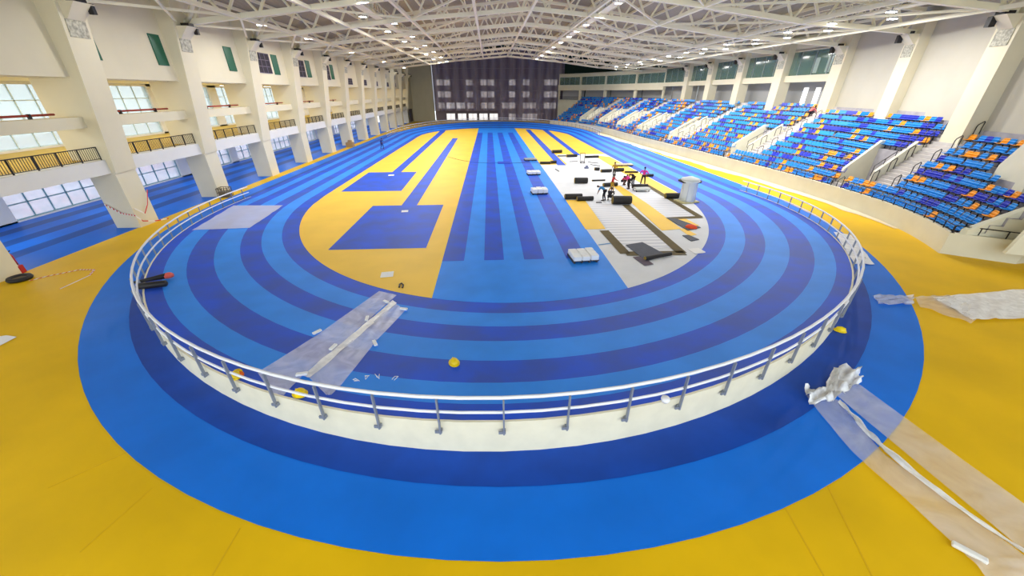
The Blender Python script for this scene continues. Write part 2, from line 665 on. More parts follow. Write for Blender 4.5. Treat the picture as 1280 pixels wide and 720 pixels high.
# green panels and grilles on the upper wall
gp = [(33.75, .55), (39.7, 1.2), (43.95, .3), (49.8, 1.4), (59.8, 1.5), (70.2, 1.5), (80.4, 1.5)]
lab = ['narrow dark green panel just past the nearest left pier', 'wide green panel high on the left wall before the second pier', 'thin sliver of dark green panel just past the second left pier',
       'green upright panel before the third pier on plain wall', 'green upright panel beside the nearest dark louvre grille', 'green upright panel beside the second dark louvre grille', 'small green upright panel beside the third dark louvre grille']
for (y, w), lb in zip(gp, lab):
    m = MB()
    m.box(-29.12, -29.02, y, y + w, 12.1, 14.45)
    o = m.build('wall_panel', GRN, bevel=.02)
    tag(o, lb, 'panel', 'green panels on the left upper wall')
gr = [(54.9, 4.2, 12.2, 14.4), (65.1, 4.4, 12.1, 14.3), (75.6, 4.2, 12.0, 14.2), (87.2, 4.6, 11.4, 12.5), (97.8, 4.4, 11.4, 12.5), (108.5, 3.6, 11.4, 12.4), (119, 5.0, 11.4, 12.4), (130.6, 3, 11.4, 12.4)]
for i, (y, w, z0, z1) in enumerate(gr):
    root = empty('louvre_grille', (-29.1, y, z0))
    tag(root, '%s dark louvre grille %s the left wall, counted from the camera' % (nth(i), 'high on' if i < 3 else 'lower down on'), 'grille', 'louvre grilles on the left wall')
    m = MB()
    m.box(0, .04, 0, w, 0, z1 - z0)
    m.build('backing', DARK, root)
    m = MB()
    for j in range(5):
        m.box(.04, .09, w * j / 4 - .05, w * j / 4 + .05, 0, z1 - z0)
    for j in range(4):
        z = (z1 - z0) * j / 3
        m.box(.04, .08, 0, w, z - .04, z + .04)
    m.build('frame', mat('grille_frame', (110, 100, 116), .5), root)

# ------------------------------------------------------------------ far end
m = MB()
m.box(-42, -20.9, 157.6, 158.4, 0, 22)
m.box(-29.6, -28.9, 150, 157.6, 0, 17)
m.box(-24.6, -24.1, 157.4, 157.6, 0, 20)
struct(m, 'wall_end_left', mat('beige_paint', (190, 184, 158), .7, .05, .4))
m = MB()
m.box(-20.9, 28.5, 160, 161, 0, 24)
struct(m, 'wall_end', mat('end_facade', (120, 110, 122), .8, .1, .3))
m = MB()
m.box(27.9, 60, 157.6, 158.4, 0, 24)
struct(m, 'wall_end_right', mat('dark_green_wall', (16, 44, 34), .8))
LITW = mat('lit_window_pane', (236, 228, 226), .5, emit=.55)
LITB = mat('bright_window_pane', (250, 248, 250), .5, emit=.7)
wins = []
for Y, row in ((103, (190, 248, 425, 540, 598, 770, 880, 1050, 1105)), (118, (200, 255, 430, 543, 600, 768, 880, 1046, 1100)), (132, (207, 278, 358, 436, 545, 602, 715, 770, 880, 935, 1045, 1095)), (146, (280, 370, 455, 540, 622, 770, 880, 940))):
    for x in row:
        wins.append((520 + x / 6.4, Y, Y > 140 and x < 700 or (Y == 132 and x in (278, 358))))
kk = 60
for x, y, br in wins:
    c = py_(x, y, 159.9)
    w, h = (1.2, 1.0) if y < 140 else (1.4, 1.15)
    if br:
        w = 1.6
    m = MB()
    m.box(c.x - w - .15, c.x + w + .15, 159.7, 160.0, c.z - h - .15, c.z - h)
    m.box(c.x - w - .15, c.x + w + .15, 159.7, 160.0, c.z + h, c.z + h + .15)
    m.box(c.x - w - .15, c.x - w, 159.7, 160.0, c.z - h, c.z + h)
    m.box(c.x + w, c.x + w + .15, 159.7, 160.0, c.z - h, c.z + h)
    m.box(c.x - .06, c.x + .06, 159.75, 160.0, c.z - h, c.z + h)
    fo = struct(m, 'window_%d' % kk, GREY)
    g = MB()
    g.box(c.x - w, c.x + w, 159.8, 159.9, c.z - h, c.z + h)
    g.build('pane', LITB if br else LITW, fo)
    kk += 1
# the hanging net: pleated
m = MB()
nx = 220
for i in range(nx):
    def P(k, z):
        x = -20.9 + (28.3 + 20.9) * k / nx
        return (x, 157.2 + .28 * sin(k * .9) + .12 * sin(k * .37), z)
    zt = 23.5
    zb = 3.6 if i < 108 else .1
    m.poly([P(i, zb), P(i + 1, zb), P(i + 1, zt), P(i, zt)])
root = empty('netting_curtain', (0, 0, 0))
tag(root, 'huge dark purple-grey scaffold net hanging in front of the far end facade', 'netting')
m.build('net', NET, root, True)
for z in (5.9, 10.4, 14.0, 17.6):
    m = MB()
    m.tube([(-20.9, 156.8, z), (28.2, 156.8, z)], .05, 6)
    m.build('rope', mat('pale_rope', (150, 144, 156), .7), root)
# crowd barrier row at far left
for i in range(9):
    root = empty('barrier', (-20.5 + i * 2.6, 150.5, 0))
    tag(root, '%s grey crowd barrier from the left in front of the far end doors' % nth(i), 'barrier', 'barriers before the far doors')
    m = MB()
    m.tube([(0, 0, 0), (0, 0, 1.1), (2.3, 0, 1.1), (2.3, 0, 0)], .03, 6)
    m.build('frame', GREY, root)
    m = MB()
    for j in range(9):
        m.box(.2 + j * .22, .23 + j * .22, -.01, .01, .2, 1.1)
    m.build('bars', GREY, root)

# ------------------------------------------------------------------ roof
PROF = [(-34, 14.9), (-29.3, 15.45), (-16.2, 16.85), (-9, 17.65), (-1.3, 18.2), (5.3, 18.75), (12.2, 18.2), (21, 17.35), (31.3, 16.15), (40, 15.5), (48, 15.2), (60, 15.0)]


def bz(x):
    for (a, za), (b, zb) in zip(PROF, PROF[1:]):
        if x <= b:
            return za + (zb - za) * (x - a) / (b - a)
    return PROF[-1][1]


def tz(x):
    t = (x - 5.3) / (35 if x < 5.3 else 41)
    return bz(x) + 2.9 - 1.1 * abs(t)


TY = [21.5, 32.4, 43.0, 54.0, 65.0, 76.0, 87.0, 98.0, 109.0, 120.0]
XR_AT = [(8, 37), (21.5, 38.6), (32.4, 40.2), (43, 43.6), (54, 45.8), (65, 45.9), (98, 46.8), (112, 46), (125, 43), (138, 37), (149, 29.5), (160, 24)]


def xr(y):
    for (a, xa), (b, xb) in zip(XR_AT, XR_AT[1:]):
        if y <= b:
            return xa + (xb - xa) * (y - a) / (b - a)
    return 24


NODES = [-29.3, -22.7, -16.2, -9, -1.3, 5.3, 12.2, 21, 31.3, 40]
for i, y in enumerate(TY):
    root = empty('roof_truss', (0, y, 15))
    tag(root, '%s cream steel roof truss counted from the camera, spanning wall to wall' % nth(i), 'truss', 'roof trusses')
    xe = max(xr(y), 40.5)
    xsn = [-28.4] + NODES[1:-1] + [xe]
    m = MB()
    for a, b in zip(xsn, xsn[1:]):
        m.bar((a, 0, bz(a) - 15), (b, 0, bz(b) - 15), .42, .42)
    m.build('bottom_chord', STEEL, root)
    m = MB()
    xt = [-28.4 + (xe + 28.4) * j / 24 for j in range(25)]
    for a, b in zip(xt, xt[1:]):
        m.bar((a, 0, tz(a) - 15), (b, 0, tz(b) - 15), .32, .32)
    m.build('top_chord', STEEL, root)
    m = MB()
    for j in range(24):
        a, b = xt[j], xt[j + 1]
        mid = (a + b) / 2
        m.bar((a, 0, tz(a) - 15), (mid, 0, bz(mid) - 15), .2)
        m.bar((mid, 0, bz(mid) - 15), (b, 0, tz(b) - 15), .2)
    m.build('web', STEEL, root)
nmx = ['far left', 'second left', 'third left', 'fourth left', 'left of ridge', 'ridge', 'right of ridge', 'third right', 'second right', 'far right']
for x, nm in zip([-22.7, -16.2, -9, -1.3, 5.3, 12.2, 21, 31.3, 38.5], ['leftmost', 'second', 'third', 'fourth', 'fifth', 'sixth', 'seventh', 'eighth', 'rightmost']):
    m = MB()
    z = bz(x)
    m.bar((x, 21.5, z - .05), (x, 120, z - .05), .3, .3)
    tag(m.build('tie_beam', STEEL), '%s of the long cream tie beams running under the trusses%s' % (nm, ' from the left' if nm not in ('leftmost', 'rightmost') else ''), 'beam', 'long tie beams under the roof')
# diagonal braces between trusses (in the plane of the bottom chords)
cnt = 0
for i in range(1, len(TY) - 1):
    ya, yb = TY[i], TY[i + 1]
    sp = [(-28.4, ya, -22.7, yb - .0), (-28.4, yb, -22.7, ya), (-16.2, ya, -9, yb), (-9, yb, -1.3, ya), (12.2, ya, 21, yb), (31.3, ya, 21, yb), (31.3, yb, 38.5, ya)]
    root = empty('roof_brace', (0, ya, 15))
    tag(root, 'diagonal cream steel braces in the roof bay behind the %s truss from the camera' % nth(i), 'brace', 'diagonal roof braces')
    for a in sp:
        m = MB()
        m.bar((a[0], a[1] - ya, bz(a[0]) - 15), (a[2], a[3] - ya, bz(a[2]) - 15), .18)
        m.build('strut', STEEL, root)
    if True:   # thick prop from the pier head
        m = MB()
        m.tube([(-27.6, 0, .55), (-24.8, -1.6, bz(-24.8) - 15 + 1.9)], .2, 8)
        m.build('prop', STEEL, root, True)
# purlins and roof sheet
m = MB()
for j in range(27):
    x = -30 + j * 3.0
    if x > 48:
        break
    m.bar((x, -6, tz(x) + .3), (x, 121, tz(x) + .3), .14, .3)
struct(m, 'ceiling_purlins', STEEL)
m = MB()
xs = [-42] + [-33 + i * 3 for i in range(31)]
for a, b in zip(xs, xs[1:]):
    za, zb = tz(max(a, -30)) + .5 - (.06 * max(0, -30 - a)), tz(max(b, -30)) + .5 - (.06 * max(0, -30 - b))
    m.hexa([(a, -10, za), (b, -10, zb), (b, 122, zb), (a, 122, za), (a, -10, za + .15), (b, -10, zb + .15), (b, 122, zb + .15), (a, 122, za + .15)])
struct(m, 'ceiling', CORR)
# higher dark bay beyond the last truss, added to keep sky light out
m = MB()
m.box(-42, 62, 121.5, 162, 24, 24.3)
m.box(-42, 62, 121.4, 121.7, 22.2, 24.2)
m.box(-42, -29.6, 121.5, 122, 16, 24.2)
m.box(-30.5, -29.7, 122, 158, 19, 24.2)
m.box(59.6, 60.2, 100, 162, 0, 24.2)
m.box(47.5, 60, 121.3, 121.6, 15, 24.2)
struct(m, 'added_ceiling_far_bay', mat('added_bay_dark_green', (30, 58, 48), .8))
# catwalks
for x, nm in ((-12.6, 'left'), (13.8, 'right'), (34.6, 'far right')):
    root = empty('catwalk', (x, 30, bz(x) + .35))
    tag(root, '%s lattice catwalk running the length of the hall among the trusses' % nm, 'catwalk', 'roof catwalks')
    m = MB()
    m.box(-.5, .5, 0, 90, -.08, 0)
    m.build('deck', STEEL, root)
    for sx in (-.5, .5):
        m = MB()
        m.bar((sx, 0, 1), (sx, 90, 1), .06)
        for j in range(45):
            m.bar((sx, j * 2, 0), (sx, j * 2 + 1, 1), .05)
            m.bar((sx, j * 2 + 1, 1), (sx, j * 2 + 2, 0), .05)
        m.build('guard_rail', STEEL, root)

# unseen strip lamps added to brighten the gallery and the warm-up lanes
for i in range(len(PY) - 1):
    yc = (PY[i] + PY[i + 1]) / 2
    for z, e, nm in ((10.85, 260, 'upper gallery'), (4.45, 170, 'warm-up lane')):
        root = empty('added_fill_lamp', (-35.5, yc, z))
        mb_ = MB()
        mb_.box(-.12, .12, -1.2, 1.2, -.1, 0)
        mb_.build('housing', WHT, root)
        mb_ = MB()
        mb_.box(-.08, .08, -1.15, 1.15, -.13, -.1)
        mb_.build('tube', mat('added_fill_glow', (255, 252, 244), .5, emit=4), root)
        l2 = bpy.data.lights.new('added_fill_light', 'AREA')
        l2.shape = 'RECTANGLE'
        l2.size, l2.size_y, l2.energy = .3, 2.4, e
        l2.color = (1, .98, .93)
        lo = bpy.data.objects.new('light_source', l2)
        COL.objects.link(lo)
        lo.location = (0, 0, -.15)
        lo.parent = root
        tag(root, 'added white fill lamp on the ceiling of the %s in the %s bay' % (nm, 'nearest' if i == 0 else nth(i)), 'lamp', 'added fill lamps of the left gallery')
# lamps
GLOW = mat('lamp_glow', (255, 253, 248), .5, emit=22)


def lamp_proto():
    root = empty('high_bay_lamp')
    m = MB()
    m.box(-.34, .34, -.2, .2, 0, .1)
    m.build('housing', GREY, root, bevel=.03)
    m = MB()
    m.box(-.32, .32, -.18, .18, -.04, 0)
    m.build('lamp_lens', GLOW, root)
    m = MB()
    m.bar((0, 0, .1), (0, 0, .34), .05)
    m.build('hanger', GREY, root)
    return root


ld = bpy.data.lights.new('hall_light', 'AREA')
ld.shape = 'RECTANGLE'
ld.size = 1.0
ld.size_y = .6
ld.energy = LAMP_W
ld.color = LAMP_COL
rows = [('left wall row', -23.0, [33, 47, 58, 76, 98, 120]),
        ('left catwalk row', -13.2, [38, 49, 60, 71, 82, 94, 106, 118, 130, 142]),
        ('second left catwalk row', -11.2, [43, 55, 67, 79, 91, 104, 118, 134]),
        ('right catwalk row', 13.4, [38, 46, 54, 60, 66, 72, 80, 88, 97, 107, 118, 130, 142]),
        ('stand row', 33.6, [36, 42, 48, 54, 60, 66, 72, 79, 86, 94, 102, 111, 121, 132]),
        ('outer stand row', 35.8, [38, 45, 51, 57, 64, 71, 79, 88, 98, 109, 120])]
L0 = lamp_proto()
used = False
for nm, x, ys in rows:
    for i, y in enumerate([q for q in ys if q < 121]):
        o = L0 if not used else copy_tree(L0)
        used = True
        o.location = (x, y, bz(x) - .1)
        tag(o, '%s lamp from the camera in the %s under the roof' % (nth(i), nm), 'lamp', 'lamps of the %s' % nm)
        lo = bpy.data.objects.new('light_source', ld)
        COL.objects.link(lo)
        lo.location = (0, 0, -.06)
        lo.parent = o

# ------------------------------------------------------------------ right side: stand
FRONT = [(31.3, 22.3), (32.4, 24.4), (33.4, 26.8), (34.3, 30.0), (34.8, 34), (35.0, 40), (34.8, 48), (33.9, 61), (32.6, 77), (31.7, 92), (31.1, 104), (29.2, 116), (25.6, 127), (20.5, 136)]


def catmull(P, step=.5):
    P = [Vector((p[0], p[1], 0)) for p in P]
    Q = [P[0] * 2 - P[1]] + P + [P[-1] * 2 - P[-2]]
    out = []
    for i in range(1, len(Q) - 2):
        n = max(2, int((Q[i + 1] - Q[i]).length / step))
        for k in range(n):
            t = k / n
            a, b, c, d = Q[i - 1], Q[i], Q[i + 1], Q[i + 2]
            out.append(.5 * ((2 * b) + (c - a) * t + (2 * a - 5 * b + 4 * c - d) * t * t + (3 * b - a - 3 * c + d) * t ** 3))
    out.append(P[-1])
    return out


FC = catmull(FRONT, .25)
cum = [0]
for a, b in zip(FC, FC[1:]):
    cum.append(cum[-1] + (b - a).length)
SL = cum[-1]


def fpt(s):
    s = max(0, min(SL - 1e-4, s))
    lo, hi = 0, len(cum) - 1
    while hi - lo > 1:
        md = (lo + hi) // 2
        if cum[md] <= s:
            lo = md
        else:
            hi = md
    t = (s - cum[lo]) / (cum[hi] - cum[lo])
    p = FC[lo].lerp(FC[hi], t)
    i0, i1 = max(0, lo - 6), min(len(FC) - 1, hi + 6)
    d = (FC[i1] - FC[i0]).normalized()
    return p, Vector((d.y, -d.x, 0))          # position, normal away from the track


def s_at_y(y):
    for i, p in enumerate(FC):
        if p.y >= y:
            return cum[i]
    return SL


NROW = 13
D0, DP, Z0, ZP = .55, .86, 1.15, .545


def dz(i):
    return D0 + DP * i, Z0 + ZP * i


def depth(s):
    p, n = fpt(s)
    d = 1.0
    while d < 14 and p.x + n.x * d < xr(p.y + n.y * d) + .9:
        d += .1
    return d


DEP = [depth(SL * i / 200) for i in range(201)]
DEP = [max(7.6, q) for q in DEP]
DEP = [sum(DEP[max(0, i - 4):i + 5]) / len(DEP[max(0, i - 4):i + 5]) for i in range(201)]


def sp(s, d, z):
    """point at front position s; d in nominal row units is fanned to the depth of the stand there"""
    p, n = fpt(s)
    t = max(0, min(199.999, s / SL * 200))
    dep = DEP[int(t)] + (DEP[int(t) + 1] - DEP[int(t)]) * (t - int(t))
    d *= dep / (D0 + DP * 12.9)
    return Vector((p.x + n.x * d, p.y + n.y * d, z))


# vomitories: (s0, s1) along the front, stairs beside them
VOM = []
for y in (19.5, 36.0, 55.6, 75.0, 90.5, 103.5, 114.5, 124.5):
    s = s_at_y(y) if y > 22.5 else -3.2
    VOM.append(s)
VH = 1.75


def kind_at(s, i):
    """what stands at front position s, row i: seat / vom / stair"""
    for v in VOM:
        if v - VH <= s <= v + VH and 2 <= i <= 6:
            return 'vom'
        if v - VH - 2.5 <= s < v - VH and i >= 2:
            return 'stair'
        if v + .2 <= s <= v + 1.6 and i < 2:
            return 'stair'
    return 'seat'


# wall lines
m = MB()
for i in range(0, len(FC) - 1):
    a, na = fpt(cum[i])
    b, nb_ = fpt(cum[i + 1])
    ai, bi = a + na * .25, b + nb_ * .25
    h = 1.5
    m.hexa([(a.x, a.y, 0), (ai.x, ai.y, 0), (bi.x, bi.y, 0), (b.x, b.y, 0), (a.x, a.y, h), (ai.x, ai.y, h), (bi.x, bi.y, h), (b.x, b.y, h)])
c0, c1 = Vector((31.3, 22.3)), Vector((34.3, 20.25))
m.hexa([(31.3, 22.3, 0), (34.3, 20.25, 0), (34.45, 20.45, 0), (31.5, 22.5, 0), (31.3, 22.3, 1.5), (34.5, 20.1, 1.5), (34.65, 20.3, 1.5), (31.5, 22.5, 1.5)])
m.hexa([(34.3, 20.25, 0), (44, 21.5, 0), (44, 21.8, 0), (34.4, 20.5, 0), (34.5, 20.1, 1.5), (44, 21.3, 1.5), (44, 21.6, 1.5), (34.6, 20.4, 1.5)])
struct(m, 'wall_stand_front', STW)

# terrace
m = MB()
ss = []
s = 0.0
while s < SL:
    ss.append(s)
    s += .7
marks = sorted(set([round(x, 3) for v in VOM for x in (v - VH, v + VH, v - VH - 2.5) if 0 < x < SL] + [round(q, 3) for q in ss] + [SL]))


def inside_wall(p):
    return p.x < xr(p.y) + 1.6


for a, b in zip(marks, marks[1:]):
    if b - a < .01:
        continue
    mid = (a + b) / 2
    pz = 1.0
    for i in range(NROW + 1):
        d, z = dz(i)
        d1 = d + DP
        k = kind_at(mid, i)
        if k == 'vom':
            z = 1.0
        p = sp(mid, d, 0)
        if not inside_wall(p) and i > 4:
            break
        mt = CONL if k == 'stair' else CONC
        m.poly([sp(a, d, pz), sp(b, d, pz), sp(b, d, z), sp(a, d, z)], mt)
        m.poly([sp(a, d, z), sp(b, d, z), sp(b, d1, z), sp(a, d1, z)], mt)
        if i == 0:
            m.poly([sp(a, .2, 1.0), sp(b, .2, 1.0), sp(b, d, 1.0), sp(a, d, 1.0)], mt)
        pz = z
struct(m, 'floor_stand_terrace')
# platform under near corner
m = MB()
m.hexa([(31.5, 22.5, .9), (34.5, 20.4, .9), (44, 21.8, .9), (36, 24, .9), (31.5, 22.5, 1.05), (34.5, 20.4, 1.05), (44, 21.8, 1.05), (36, 24, 1.05)], CONC)
struct(m, 'floor_stand_corner')
m = MB()
m.hexa([(31.8, 22.2, 1.0), (31.9, 21.9, 1.0), (38.0, 19.9, 1.0), (38.1, 20.2, 1.0), (31.8, 22.2, 1.8), (31.9, 21.9, 1.8), (38.0, 19.9, 6.4), (38.1, 20.2, 6.4)])
struct(m, 'wall_vomitory_corner', STW)


def proj(q):
    v = Vector(q) - CAM
    c = v.dot(FW)
    return 640 + FPX * v.dot(RT) / c, 360 - FPX * v.dot(UP) / c


def stand_at(px, py):
    best = None
    for a in range(0, 60):
        for b in range(0, 13 * 4):
            d, z = D0 + DP * b / 4, Z0 + ZP * (b // 4)
            q = sp(a * .25, d, z)
            u, w = proj(q)
            e = (u - px) ** 2 + (w - py) ** 2
            if best is None or e < best[0]:
                best = (e, q)
    return best[1]


UA, UB = stand_at(1249, 214), stand_at(1284, 238)
m = MB()
dd_ = (UB - UA)
nn_ = Vector((dd_.y, -dd_.x, 0)).normalized() * .15
UC = UA.lerp(UB, .35)
m.hexa([UA - Vector((0, 0, .6)), UA + nn_ - Vector((0, 0, .6)), UC + nn_ - Vector((0, 0, .9)), UC - Vector((0, 0, .9)), UA + Vector((0, 0, .25)), UA + nn_ + Vector((0, 0, .25)), UC + nn_ + Vector((0, 0, 2.2)), UC + Vector((0, 0, 2.2))])
m.hexa([UC - Vector((0, 0, .9)), UC + nn_ - Vector((0, 0, .9)), UB + nn_ - Vector((0, 0, .6)), UB - Vector((0, 0, .6)), UC + Vector((0, 0, 2.2)), UC + nn_ + Vector((0, 0, 2.2)), UB + nn_ + Vector((0, 0, 4.0)), UB + Vector((0, 0, 4.0))])
struct(m, 'wall_vomitory_upper', STW)


def near_upper(p):
    a, b = UA.xy, UB.xy
    t = max(0, min(1.5, (p.xy - a).dot(b - a) / (b - a).length_squared))
    return (p.xy - a.lerp(b, t)).length < .55


# stairs: half steps in the aisles
for vi, v in enumerate(VOM):
    a, b = v - VH - 2.5, v - VH
    if a < .2:
        continue
    m = MB()
    for i in range(2, NROW):
        d, z = dz(i)
        if not inside_wall(sp((a + b) / 2, d, 0)):
            break
        m.hexa([sp(a + .1, d - DP * .5, z - ZP), sp(a + .1, d, z - ZP), sp(b - .1, d, z - ZP), sp(b - .1, d - DP * .5, z - ZP),
                sp(a + .1, d - DP * .5, z - ZP / 2), sp(a + .1, d, z - ZP / 2), sp(b - .1, d, z - ZP / 2), sp(b - .1, d - DP * .5, z - ZP / 2)])
    struct(m, 'stair', CONL)
    # hoop handrails beside the stairs
    for j, i in enumerate((2, 4, 6, 8, 10)):
        d, z = dz(i)
        if not inside_wall(sp(a, d + 1, 0)):
            break
        for side, s0 in (('left', b - .15), ('right', a + .15)):
            if vi > 4 and side == 'right':
                continue
            mb = MB()
            o0, o1, o2, o3 = sp(s0, d + .05, z), sp(s0, d + .05, z + .95), sp(s0, d + .75, z + 1.3), sp(s0, d + .75, z + .05)
            mb.tube([o0, o1 - Vector((0, 0, .1)), o1.lerp(o2, .12), o1.lerp(o2, .88), o2 - Vector((0, 0, .1)), o3], .035, 6)
            r = mb.build('stair_handrail', BLK)
            tag(r, 'black hoop handrail, %s up the %s side of the %s stand stairs from the camera' % (nth(j), side, nth(vi)), 'handrail', 'hoop handrails on the stand stairs')
    # entry hoops at the two lowest rows
    for q, s0 in enumerate((v + .3, v + 1.5)):
        if vi > 4:
            break
        mb = MB()
        d, z = dz(0)
        mb.tube([sp(s0, d, z), sp(s0, d, z + .9), sp(s0, d + .15, z + 1.02), sp(s0, d + .7, z + 1.3), sp(s0, d + .85, z + 1.2), sp(s0, d + .85, z + .4)], .035, 6)
        tag(mb.build('stair_handrail', BLK), 'black hoop handrail on the %s side of the front gap below the %s vomitory' % ('near' if q == 0 else 'far', nth(vi)), 'handrail', 'hoop handrails at the front gaps')

# vomitory parapets
for vi, v in enumerate(VOM):
    for sd, s0 in (('near', v - VH), ('far', v + VH)):
        if s0 < -2.5:
            continue
        m = MB()
        d2, z2 = dz(2)
        d7, z7 = dz(7)
        w = .14

        def q(dd, z, o):
            if s0 < 0:
                p, n = fpt(0)
                t = Vector((-n.y, n.x, 0))
                b_ = p + n * dd + t * (s0 + o)
                return Vector((b_.x, b_.y, z))
            return sp(s0 + o, dd, z)
        hh = .35 if sd == 'near' else 0
        m.hexa([q(d2 - .1, .95, -w), q(d7, .95, -w), q(d7, .95, w), q(d2 - .1, .95, w), q(d2 + .25, z2 + .75 + hh, -w), q(d7, z7 + .7 + hh, -w), q(d7, z7 + .7 + hh, w), q(d2 + .25, z2 + .75 + hh, w)])
        m.hexa([q(d7, z7 - 1, -w), q(d7 + 1.6, z7 - 1, -w), q(d7 + 1.6, z7 - 1, w), q(d7, z7 - 1, w), q(d7, z7 + .7, -w), q(d7 + 1.2, z7 + .75, -w), q(d7 + 1.2, z7 + .75, w), q(d7, z7 + .7, w)])
        struct(m, 'wall_vomitory', STW)
    if v > 0 and vi < 5:
        mb = MB()
        P = [sp(v + VH - .1, *dz(3)) + Vector((0, 0, 1.2)), sp(v + VH - .1, *dz(7)) + Vector((0, 0, 1.35))]
        P2 = [sp(v - VH + .1, *dz(2)) + Vector((0, 0, 1.55)), sp(v - VH + .1, *dz(6)) + Vector((0, 0, 1.35))]
        r = empty('vomitory_rail', (0, 0, 0))
        mb.bar(P2[0], P2[1], .05)
        mb.build('top_rail', BLK, r)
        for t in (.02, .35, .68, .98):
            p = P2[0].lerp(P2[1], t)
            mm = MB()
            mm.bar(p, p - Vector((0, 0, .95)), .04)
            mm.build('post', BLK, r)
        tag(r, 'black handrail on the cream parapet of the %s stand vomitory from the camera' % nth(vi), 'handrail', 'rails on the vomitory parapets')

# rail along the top of the stand front wall
r = empty('stand_front_rail', (0, 0, 0))
tag(r, 'long low black rail on top of the curved cream wall in front of the seats', 'railing')
mb = MB()
pts = [sp(s_, .12, 1.98) for s_ in [k * 1.2 for k in range(int(SL / 1.2))]]
mb.tube(pts, .03, 5)
mb.build('top_rail', BLK, r)
mb = MB()
mb.tube([(31.5, 22.4, 1.98), (34.6, 20.25, 1.98), (43, 21.4, 1.98)], .035, 5)
mb.build('corner_rail', BLK, r)
for k in range(58):
    s_ = k * 1.25
    mb = MB()
    p = sp(s_, .12, 1.5)
    mb.bar(p, p + Vector((0, 0, .48)), .05)
    mb.build('post', BLK, r)
for k in range(7):
    mb = MB()
    p = Vector((31.5, 22.4, 1.5)).lerp(Vector((34.6, 20.25, 1.5)), k / 3) if k < 4 else Vector((34.6, 20.25, 1.5)).lerp(Vector((43, 21.4, 1.5)), (k - 3) / 4)
    mb.bar(p, p + Vector((0, 0, .48)), .05)
    mb.build('post', BLK, r)

# seats
SEATC = {'sky blue': mat('sky_blue_plastic', (14, 138, 224), .4), 'royal blue': mat('royal_blue_plastic', (30, 50, 186), .4), 'orange': mat('orange_plastic', (250, 160, 24), .4)}


def seat_geo(part, mb=None, T=None):
    """seat faces -Y in its own frame (towards the track)"""
    mb = mb or MB()
    T = T or (lambda p: p)

    def hx(p):
        mb.hexa([T(Vector(q)) for q in p], mb.cur)
    if part == 'seat':
        hx([(-.21, -.46, .40), (.21, -.46, .40), (.2, -.05, .36), (-.2, -.05, .36), (-.23, -.46, .45), (.23, -.46, .45), (.22, -.05, .41), (-.22, -.05, .41)])
    if part == 'backrest':
        hx([(-.21, -.08, .40), (.21, -.08, .40), (.2, -.03, .38), (-.2, -.03, .38), (-.19, .04, .80), (.19, .04, .80), (.19, .08, .80), (-.19, .08, .80)])
    return mb


def pan_mesh():
    mb = MB()
    N = 6
    for (y0, z0, y1, z1) in ((-.47, .44, -.42, .425), (-.42, .425, -.25, .40), (-.25, .40, -.08, .39)):
        for i in range(N):
            a, b = -1 + 2 * i / N, -1 + 2 * (i + 1) / N

            def P(a, y, z, o):
                return (a * .225, y, z + .035 * a * a + o)
            mb.hexa([P(a, y0, z0, -.03), P(b, y0, z0, -.03), P(b, y1, z1, -.03), P(a, y1, z1, -.03), P(a, y0, z0, 0), P(b, y0, z0, 0), P(b, y1, z1, 0), P(a, y1, z1, 0)])
    return mb


def back_mesh():
    mb = MB()
    N = 6
    for (y0, z0, y1, z1, w0, w1) in ((-.09, .38, -.04, .50, .20, .215), (-.04, .50, .03, .70, .215, .21), (.03, .70, .06, .80, .21, .17)):
        for i in range(N):
            a, b = -1 + 2 * i / N, -1 + 2 * (i + 1) / N

            def P(a, y, z, w, o):
                return (a * w, y - .035 * a * a + o, z)
            mb.hexa([P(a, y0, z0, w0, 0), P(b, y0, z0, w0, 0), P(b, y0, z0, w0, .03), P(a, y0, z0, w0, .03), P(a, y1, z1, w1, 0), P(b, y1, z1, w1, 0), P(b, y1, z1, w1, .03), P(a, y1, z1, w1, .03)])
    return mb


def leg_mesh():
    mb = MB()
    mb.bar((0, -.05, 0), (0, -.05, .36), .05)
    mb.bar((0, -.42, .36), (0, -.02, .34), .05)
    mb.bar((-.2, -.1, .34), (.2, -.1, .34), .04)
    mb.box(-.1, .1, -.12, .02, 0, .015)
    return mb


SM = {}
for cn, mt in SEATC.items():
    SM[cn] = (pan_mesh().mesh('seat', mt, True), back_mesh().mesh('backrest', mt, True))
LEGM = leg_mesh().mesh('seat_stand', BLK)

seats = []
for i in range(NROW):
    d, z = dz(i)
    # row length at this offset changes with the curve: walk along it
    s = .35
    run = 0
    blk = 0
    ncol = 0
    lastc = None
    while s < SL - .4:
        p = sp(s, d + .55, z)
        q = sp(s + .1, d + .55, z)
        stretch = (q - p).length / .1
        k = kind_at(s, i)
        gap = k != 'seat' or (i < 5 and s < .7) or near_upper(p) or p.x > xr(p.y) + .7
        # piers of the right wall stand in the top rows
        for yy in TY[1:8]:
            if abs(p.y - yy) < 1.3 and p.x > xr(yy) - .35:
                gap = True
        if gap:
            if run:
                blk += 1
                run = 0
            s += .26 / max(stretch, .2)
            continue
        if run and random.random() < .012:
            s += .4
            continue
        if lastc is None or random.random() > .3:
            rr = random.random()
            lastc = 'sky blue' if rr < .56 else ('royal blue' if rr < .79 else 'orange')
        if lastc == 'orange' and random.random() < .6 and run and seats and seats[-1][3] == 'orange':
            lastc = 'sky blue'
        n = fpt(s)[1]
        vseg = sum(1 for v in VOM if v < s)
        seats.append((p, n, i, lastc, blk, run))
        run += 1
        s += .64 / max(stretch, .2)
visible = []
for t in seats:
    v = t[0] + Vector((0, 0, .4)) - CAM
    dd = v.dot(FW)
    if dd > 0 and abs(v.dot(RT) / dd * FPX) < 650 and abs(v.dot(UP) / dd * FPX) < 370:
        visible.append((dd, t))
visible.sort(key=lambda a: a[0])
near = visible[:300]
